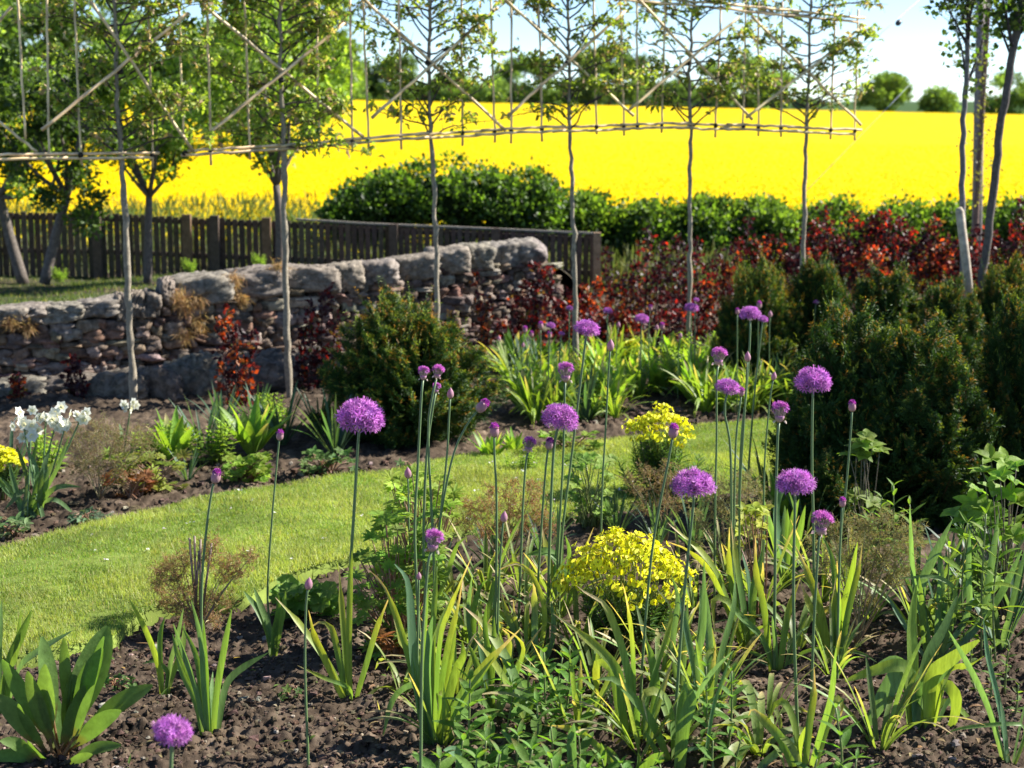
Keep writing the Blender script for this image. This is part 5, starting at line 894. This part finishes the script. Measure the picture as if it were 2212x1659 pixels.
fennel('pale feathery fennel under the round kinked-stem allium', (1570, 1240), [(1550, 1050, 34), (1590, 1060, 34), (1620, 1050, 30), (1640, 1080, 30), (1560, 1100, 34), (1600, 1110, 34), (1530, 1080, 26), (1640, 1120, 26), (1520, 1130, 26), (1580, 1150, 30), (1500, 1110, 20), (1600, 1030, 20), (1505, 1170, 18), (1620, 1150, 30)], (.25, .22, .11))
fennel('green and bronze fennel at right behind the cup-shaped allium', (1850, 1395), [(1870, 1130, 26), (1880, 1160, 34), (1910, 1120, 28), (1940, 1150, 36), (1975, 1160, 32), (1960, 1190, 34), (1850, 1170, 32), (1830, 1130, 22), (1800, 1150, 28), (1800, 1190, 30), (1920, 1200, 36), (1890, 1210, 34), (1840, 1220, 32), (1885, 1245, 20), (1780, 1220, 26), (1880, 1300, 24), (1930, 1250, 30), (1960, 1230, 24), (1750, 1170, 20)], (.22, .19, .09), dens=1.1)
fennel('soft brown haze of fennel behind the white narcissus', (215, 1080), [(210, 930, 36), (250, 940, 40), (190, 970, 40), (240, 980, 44), (280, 960, 36), (160, 950, 34), (310, 940, 34), (215, 1010, 40), (175, 1010, 36), (260, 1020, 34), (320, 970, 26)], (.22, .17, .09))

# spurge
def spurge(lb, b, c, w_, h_, nu, foliage=True, fh=(0, 0)):
    g0 = G(*b); Y = g0[1]; s = Y/F; t = thing('spurge', lb, 'spurge', (g0[0], g0[1], 0), 'yellow spurge clumps'); br = MB(); st = MB(); lv = MB(); cc = P(c[0], c[1], Y)
    for i in range(nu):
        ph = i*2.39996; rr = math.sqrt((i+.5)/nu); u = A(math.cos(ph)*rr*w_/2*s, math.sin(ph)*rr*w_*.4*s, h_*s*(.24-.55*rr**1.8)+R(-.024, .024)); k = cc+u; tube(st, spline([g0+A(u[0]*.25, u[1]*.25, 0), lerp(g0, k, .6)+A(u[0]*.15, 0, 0), k-A(0, 0, .03)], 8), np.linspace(.003, .0018, 8), (.2, .25, .05), 5)
        R0 = .044*(w_*s/.34)**.5
        for j in range(12):
            th = j*2.39996; zz = R(.0, 1); d = nrm(A(math.cos(th)*(1.05-zz*.8), math.sin(th)*(1.05-zz*.8), zz*1.0-.1)+nrm(u+A(0, 0, .05))*.35); p = k-A(0, 0, .03)+d*R0*R(.6, 1.4); tube(st, [k-A(0, 0, .03), p], [.0012, .0009], (.32, .34, .04), 3, cap=False)
            a = nrm(np.cross(d, A(.2, .9, .3))); bb = np.cross(d, a); q = R(.009, .0125)
            for sg in (-1, 1):
                V = [p]; n = 7
                for m in range(n): tt = -1.45+2.9*m/(n-1); V.append(p+(a*math.cos(tt)*sg*1.1+bb*math.sin(tt))*q+d*q*(.55*abs(math.cos(tt))))
                br.add(V, jit((.78, .80, .03), .13), t=[(0, m, m+1) for m in range(1, n)])
            rock(br, p+d*q*.35, (q*.3,)*3, (.5, .42, .03), k=2, nu=5, nv=4, rough=0)
    nf = max(6, nu)
    if foliage:
        for i in range(int(nu*1.1)):
            ph = R(0, 6.28); rr = math.sqrt(R(0, 1)); top = cc+A(math.cos(ph)*rr*w_*.46*s, math.sin(ph)*rr*w_*.4*s, -h_*s*(.45+.25*rr)); bb = g0+A(math.cos(ph)*rr*w_*.16*s, math.sin(ph)*rr*w_*.14*s, 0)
            leafy_stem(st, lv, bb, top, .052, .0085, (.11, .19, .07), 5, .016, None, scol=(.14, .09, .06), start=.35)
    sub(t, [('stems', st, 'stem'), ('leaves', lv, 'leaf'), ('flower_bracts', br, 'bract')])
spurge('large domed yellow spurge clump in the middle foreground', (1360, 1410), (1352, 1200), 262, 150, 40)
spurge('smaller yellow spurge beyond, in front of the back bed soil', (1430, 1085), (1420, 905), 125, 80, 22)
spurge('tiny distant yellow spurge head before the dark beech', (1360, 800), (1360, 745), 40, 36, 8, False)
spurge('yellow spurge cut by the left edge beside the narcissus', (5, 1080), (8, 978), 70, 60, 14)
lysi('blue-green willow-leaved foliage under the smaller spurge', [(1410, 1090, 1370, 1000), (1440, 1090, 1400, 960), (1460, 1090, 1470, 975), (1430, 1090, 1440, 960), (1480, 1090, 1510, 990), (1390, 1090, 1340, 1010), (1500, 1095, 1530, 1020)], col=(.13, .22, .06), L=.085, W=.013, grp='leafy stems around the spurge', nm='spurge_shoots', whorl=5, gap=.02, tipc=None)

# broad-leaved perennial bottom left
g0 = G(118, 1650); t = thing('sea_holly_rosette', 'big rosette of broad upright oval leaves in the bottom left corner', 'broad-leaved plant', (g0[0], g0[1], 0))
for (u, v, u2, v2, wd) in [(165, 1545, 232, 1352, 90), (110, 1530, 90, 1375, 52), (150, 1520, 138, 1378, 34), (100, 1560, 98, 1435, 56), (150, 1580, 165, 1440, 60), (160, 1570, 222, 1400, 60), (85, 1560, 5, 1425, 54), (140, 1600, 182, 1480, 44), (190, 1560, 225, 1375, 46), (60, 1590, -10, 1500, 50), (210, 1560, 330, 1480, 48), (180, 1600, 262, 1535, 46), (165, 1610, 235, 1550, 36), (70, 1630, 0, 1600, 34), (160, 1640, 262, 1610, 32), (130, 1630, 160, 1590, 30), (90, 1610, 40, 1520, 46), (60, 1640, -30, 1640, 34), (115, 1590, 60, 1450, 50), (100, 1650, 60, 1600, 24), (150, 1650, 200, 1630, 26), (120, 1620, 118, 1500, 46), (170, 1580, 205, 1480, 40)]:
    st = MB(); dy = R(-.12, .10); a = P(u, v, g0[1]+dy*.6); e = P(u2, v2, g0[1]+dy); bb = g0+A(R(-.03, .03), R(-.03, .03), 0); lv = MB(); n = 14; tt = np.linspace(0, 1, n); s0 = lerp(bb, a, .75)
    mid = lerp(s0, e, .5)+A(0, 0, .012 if abs(u2-u) > 60 else 0); pp = spline([s0, mid, e], n); c = np.tile(jit((.13, .21, .06), .15), (n, 1)); c[:3] = c[:3]*.6+A(.2, .08, .03)*.4
    W = wd*.88*g0[1]/F*np.clip(np.sin(math.pi*np.clip(tt*.97+.02, 0, 1)**1.15)**.62, .07, 1); ang = R(-.8, .8); blade(lv, pp, W, c, A(math.sin(ang), -math.cos(ang), .6), .14)
    tube(lv, spline([bb, lerp(bb, s0, .6), pp[1]], 6), np.linspace(.004, .003, 6), (.26, .16, .08), 5); lv.build('leaf', M['leaf'], t)
# small weeds
lupin('low glossy weed patch right of the bottom left rosette', (240, 1490), sp(34, 195, 300, 1465, 1500), (.09, .17, .04), r=.022, W=.012, n=5, nm='weed_patch', lobed=True, cat='weed', Yv=.1)
lupin('small weed beside the closed bud stem on bare soil', (625, 1500), sp(9, 590, 650, 1490, 1510), (.09, .16, .04), r=.02, W=.01, n=5, nm='weed_patch', lobed=True, cat='weed', Yv=.1)

# narcissus
def narcissus(lb, b, heads, leaves, grp='white narcissus clumps'):
    g0 = G(*b); Y = g0[1]; t = thing('narcissus', lb, 'narcissus', (g0[0], g0[1], 0), grp)
    for (u, v, r_, nf) in heads:
        c = P(u, v, Y+R(-.05, .05)); st = MB(); bb = g0+A(R(-.04, .04), R(-.04, .04), 0); tube(st, spline([bb, lerp(bb, c, .6)+A((c[0]-bb[0])*.05, 0, 0), c-A(0, 0, .02)], 9), .0032, (.10, .18, .07), 6)
        fl = MB()
        for k in range(nf):
            f = c+A(*RNG.normal(0, 1, 3))*A(1, .8, .75)*r_*.55*Y/F; d = nrm(A(R(-.8, .8), R(-1.2, .1), R(-.3, .6))); a = nrm(np.cross(d, A(0, .1, 1))); bv = np.cross(d, a); q = .021*R(.85, 1.1)
            tube(fl, [c-A(0, 0, .02), f], .0013, (.12, .2, .07), 3, cap=False)
            for j in range(6): th = j*math.pi/3; e = a*math.cos(th)+bv*math.sin(th); leaf(fl, f, e+d*.15, q*1.25, q*1.0, (.82, .82, .74), droop=.1, n=4, prof='ovate', face=d, fold=.06)
            tube(fl, [f, f+d*q*.2, f+d*q*.4], [q*.2, q*.3, q*.4], (.85, .8, .5), 8, cap=False)
        st.build('stem', M['stem'], t); fl.build('flower_cluster', M['white'], t)
    for (pts, wd) in leaves:
        m_ = MB(); p3 = [P(u, v, Y+R(-.06, .06)) for u, v in pts]; p3[0] = g0+A(R(-.05, .05), R(-.04, .04), 0); pp = spline(p3, 14); blade(m_, pp, wd*Y/F*PROF['strap'](np.linspace(0, 1, 14)), jit((.12, .2, .085), .15), A(R(-.8, .8), -1, .4), .15); m_.build('leaf', M['strap'], t)
narcissus('clump of white narcissus with crowded blooms at the left', (75, 1118), [(52, 918, 24, 9), (98, 902, 22, 8), (120, 905, 26, 8), (138, 918, 24, 8), (170, 902, 24, 9), (66, 930, 20, 5)], [([(75, 1118), (90, 1050), (130, 980)], 14), ([(75, 1118), (60, 1040), (35, 960)], 12), ([(75, 1118), (70, 1020), (80, 950)], 12), ([(75, 1118), (110, 1060), (140, 1050), (175, 1052)], 12), ([(75, 1118), (85, 1090), (120, 1080), (160, 1110)], 10), ([(75, 1118), (90, 1030), (110, 960)], 12), ([(75, 1118), (40, 1080), (0, 1030)], 14), ([(75, 1118), (55, 1060), (10, 1100)], 12), ([(70, 1118), (80, 1030), (60, 970)], 12), ([(80, 1118), (120, 1020), (150, 940)], 10), ([(60, 1118), (30, 1040), (20, 1000)], 12), ([(60, 1118), (15, 1060), (-20, 1010)], 12), ([(90, 1118), (100, 1040), (95, 980)], 12)])
narcissus('lone white narcissus stem in front of the first trunk', (275, 985), [(280, 880, 24, 6)], [([(275, 985), (262, 940), (258, 915)], 9), ([(275, 985), (290, 950), (305, 930)], 9)])

# ---------------------------------------------------------------- background bed plants (prototypes copied)
def proto_strap(n, L, W, col, tips=.2, seed=0, droop=.9, broad=False):
    lv = MB()
    for i in range(n):
        th = R(0, 6.28); out = R(.15, .75); d = A(math.cos(th)*out, math.sin(th)*out, 1); leaf(lv, (math.cos(th)*.02, math.sin(th)*.02, 0), d, L*R(.6, 1.1), W*R(.8, 1.2), jit(col, .25), droop=droop*R(.3, 1.3), n=9, prof='strap' if not broad else 'lance', fold=.15, tipc=TAN if random.random() < tips else None, face=A(-math.cos(th)*.8+R(-.4, .4), -math.sin(th)*.8+R(-.4, .4), .6))
    return lv
def proto_leafy(n, h, L, W, col):
    st = MB(); lv = MB()
    for i in range(n):
        th = R(0, 6.28); r = R(0, .08); b = A(math.cos(th)*r, math.sin(th)*r, 0); leafy_stem(st, lv, b, b*2.0+A(0, 0, h*R(.6, 1.1)), L, W, col, 3, .026)
    v, c = st.arrays(); k = lv.n; lv.add(v, c, q=np.concatenate(st.Q)) if st.Q else None
    return lv
PRO = {}
for nm, mb, cat, w_ in (('daylily', proto_strap(34, .34, .016, (.21, .32, .06), .15, droop=1.3), 'daylily', 0), ('allium_leaf_clump', proto_strap(20, .3, .022, (.2, .31, .09), .45, droop=1.0), 'leaf clump', 0), ('broadleaf_clump', proto_strap(26, .27, .055, (.2, .34, .055), .05, droop=.6, broad=True), 'leafy plant', 0),
                        ('leafy_mound', proto_leafy(16, .22, .055, .02, (.26, .37, .06)), 'leafy plant', 0), ('iris_clump', proto_strap(22, .33, .016, (.08, .15, .09), .0, droop=.5), 'iris leaves', 0)):
    PRO[nm] = (mb.mesh('leaves', M['strap'] if nm != 'leafy_mound' else M['leaf']), cat)
def put(nm, u, v, sc_, lb, grp):
    g0 = G(u, v); t = thing(nm, lb, PRO[nm][1], (g0[0], g0[1], 0), grp, R(0, 6), sc_); o = bpy.data.objects.new('leaves', PRO[nm][0]); COL.objects.link(o); o.parent = t
BB = 'leafy plants filling the back bed'
LBL = dict(daylily='bright green arching daylily leaves in the crowded back bed', allium_leaf_clump='grey-green allium foliage with tan tips in the crowded back bed', broadleaf_clump='broad bright leaves in the crowded back bed', leafy_mound='yellow-green leafy mound in the crowded back bed', iris_clump='narrow blue-green leaves in the crowded back bed')
for r_ in range(6):
    v = [802, 828, 852, 872, 893, 908][r_]; u = 1095+R(0, 30)+(0 if r_ < 3 else 40)
    while u < 1760:
        if not (r_ >= 3 and 1345 < u < 1500) and not (r_ == 4 and u > 1640) and not (r_ == 5 and u > 1340):
            nm = random.choice(['daylily', 'daylily', 'allium_leaf_clump', 'allium_leaf_clump', 'leafy_mound', 'leafy_mound', 'broadleaf_clump', 'broadleaf_clump', 'iris_clump']); put(nm, u, v+R(-7, 7), R(.7, 1.02), LBL[nm], BB)
        u += R(26, 44)
for nm, u, v, s_, lb in [('broadleaf_clump', 1500, 872, 1.0, 'large fresh broad-leaved clump at the front of the back bed'), ('daylily', 1640, 880, .95, 'big arching daylily at the right of the back bed'), ('broadleaf_clump', 1560, 880, .8, 'broad-leaved clump between the spurge and the daylily'),
    ('broadleaf_clump', 375, 1000, .95, 'broad upright leaves in the left bed, nearer the first trunk'), ('broadleaf_clump', 545, 985, 1.05, 'broad bright clump in the left bed before the second trunk'), ('iris_clump', 440, 975, .85, 'blue-green blades between the two broad clumps'), ('iris_clump', 480, 940, .8, 'blue-green blades behind the broad clump'),
    ('iris_clump', 610, 960, .95, 'blue-green blades at the foot of the second trunk'), ('iris_clump', 725, 985, .95, 'blue blades left of the round yew'), ('iris_clump', 690, 940, .8, 'dark blades beside the second trunk, by the wall'), ('iris_clump', 555, 930, .75, 'blades behind the bright clump, left of the second trunk'), ('leafy_mound', 460, 1000, .8, 'low leafy tuft between the broad clumps'), ('leafy_mound', 590, 930, .8, 'low leafy tuft by the second trunk'),
    ('iris_clump', 405, 1040, .5, 'small arching grey tuft on the left bed soil'), ('broadleaf_clump', 1060, 1000, .62, 'broad grey-green rosette right of the round yew'), ('broadleaf_clump', 1110, 985, .5, 'smaller broad rosette beside the lawn, right of the yew'), ('leafy_mound', 330, 1000, .75, 'low green tuft right of the lone narcissus'), ('leafy_mound', 100, 1020, .8, 'green tuft behind the crowded narcissus'), ('iris_clump', 20, 1060, .9, 'dark blades at the left edge by the spurge'),
    ('iris_clump', 1660, 1090, .9, 'dark blue-green leaves before the lawn at right'), ('broadleaf_clump', 1690, 1130, .75, 'dark broad leaves left of the low yew'), ('iris_clump', 1740, 1180, .7, 'dark blades at the foot of the low yew'), ('leafy_mound', 1130, 1030, .5, 'small leafy tuft at the lawn edge')]:
    put(nm, u, v, s_, lb, 'foliage plants in the beds')
for (u, v, s_) in [(2050, 1330, .9), (2120, 1300, 1.0), (2190, 1330, 1.0), (1980, 1300, .8), (2160, 1400, .9), (2040, 1400, .7)]: put('iris_clump', u, v, s_, 'narrow blue-green blades in the crowded right edge of the front bed', 'blades at the right edge')
# dense middle of the front bed
PRO['allium_plant'] = (proto_strap(17, .36, .017, (.17, .25, .075), .6, droop=.8).mesh('leaves', M['strap']), 'leaf clump')
PRO['strap_plant'] = (proto_strap(13, .33, .021, (.19, .26, .075), .8, droop=1.7).mesh('leaves', M['strap']), 'leaf clump')
FILL = [(985, 1500), (1045, 1440), (1100, 1480), (1140, 1400), (1085, 1370), (1010, 1390), (1290, 1500), (1330, 1560), (1250, 1420), (1420, 1480), (1480, 1400), (1500, 1320), (1530, 1560), (1460, 1620), (1560, 1460), (1640, 1320), (1660, 1560), (1580, 1280), (960, 1620), (870, 1500),
        (1780, 1300), (1830, 1290), (1880, 1340), (1990, 1380), (1560, 1230), (1470, 1250), (1130, 1290), (1050, 1300), (980, 1290), (1210, 1330), (1690, 1240), (1640, 1630), (1390, 1640), (1250, 1600), (1720, 1400), (1900, 1620), (1800, 1470)]
for i, (u, v) in enumerate(FILL):
    nm = 'strap_plant' if i % 3 == 1 else 'allium_plant'
    put(nm, u, v, R(.55, .95), 'spent strap leaves with tan tips crowding the middle of the front bed' if nm == 'allium_plant' else 'drooping curled yellow-green leaves crowding the middle of the front bed', 'spent strap leaves crowding the front bed')
for (u, v, s_) in [(1330, 1160, .6), (1420, 1180, .6), (1500, 1190, .7), (1620, 1180, .6), (1170, 1200, .6), (1060, 1230, .6), (940, 1270, .6)]: put('iris_clump', u, v, s_, 'low blue-green grassy leaves between the fennel and the lawn', 'low grassy leaves behind the spurge')
# bright tufts on the terrace
for (u, v, lb) in [(410, 590, 'bright weed tuft on the bank behind the wall'), (130, 610, 'small yellow-green weed on the shaded bank'), (560, 580, 'pale tuft growing at the wall top near the second trunk')]:
    c = P(u, v, 11.0); t = thing('leafy_mound', lb, 'weed', tuple(c), 'weeds on the bank', 0, .45); o = bpy.data.objects.new('leaves', PRO['leafy_mound'][0]); COL.objects.link(o); o.parent = t
print('objects', len(bpy.data.objects))
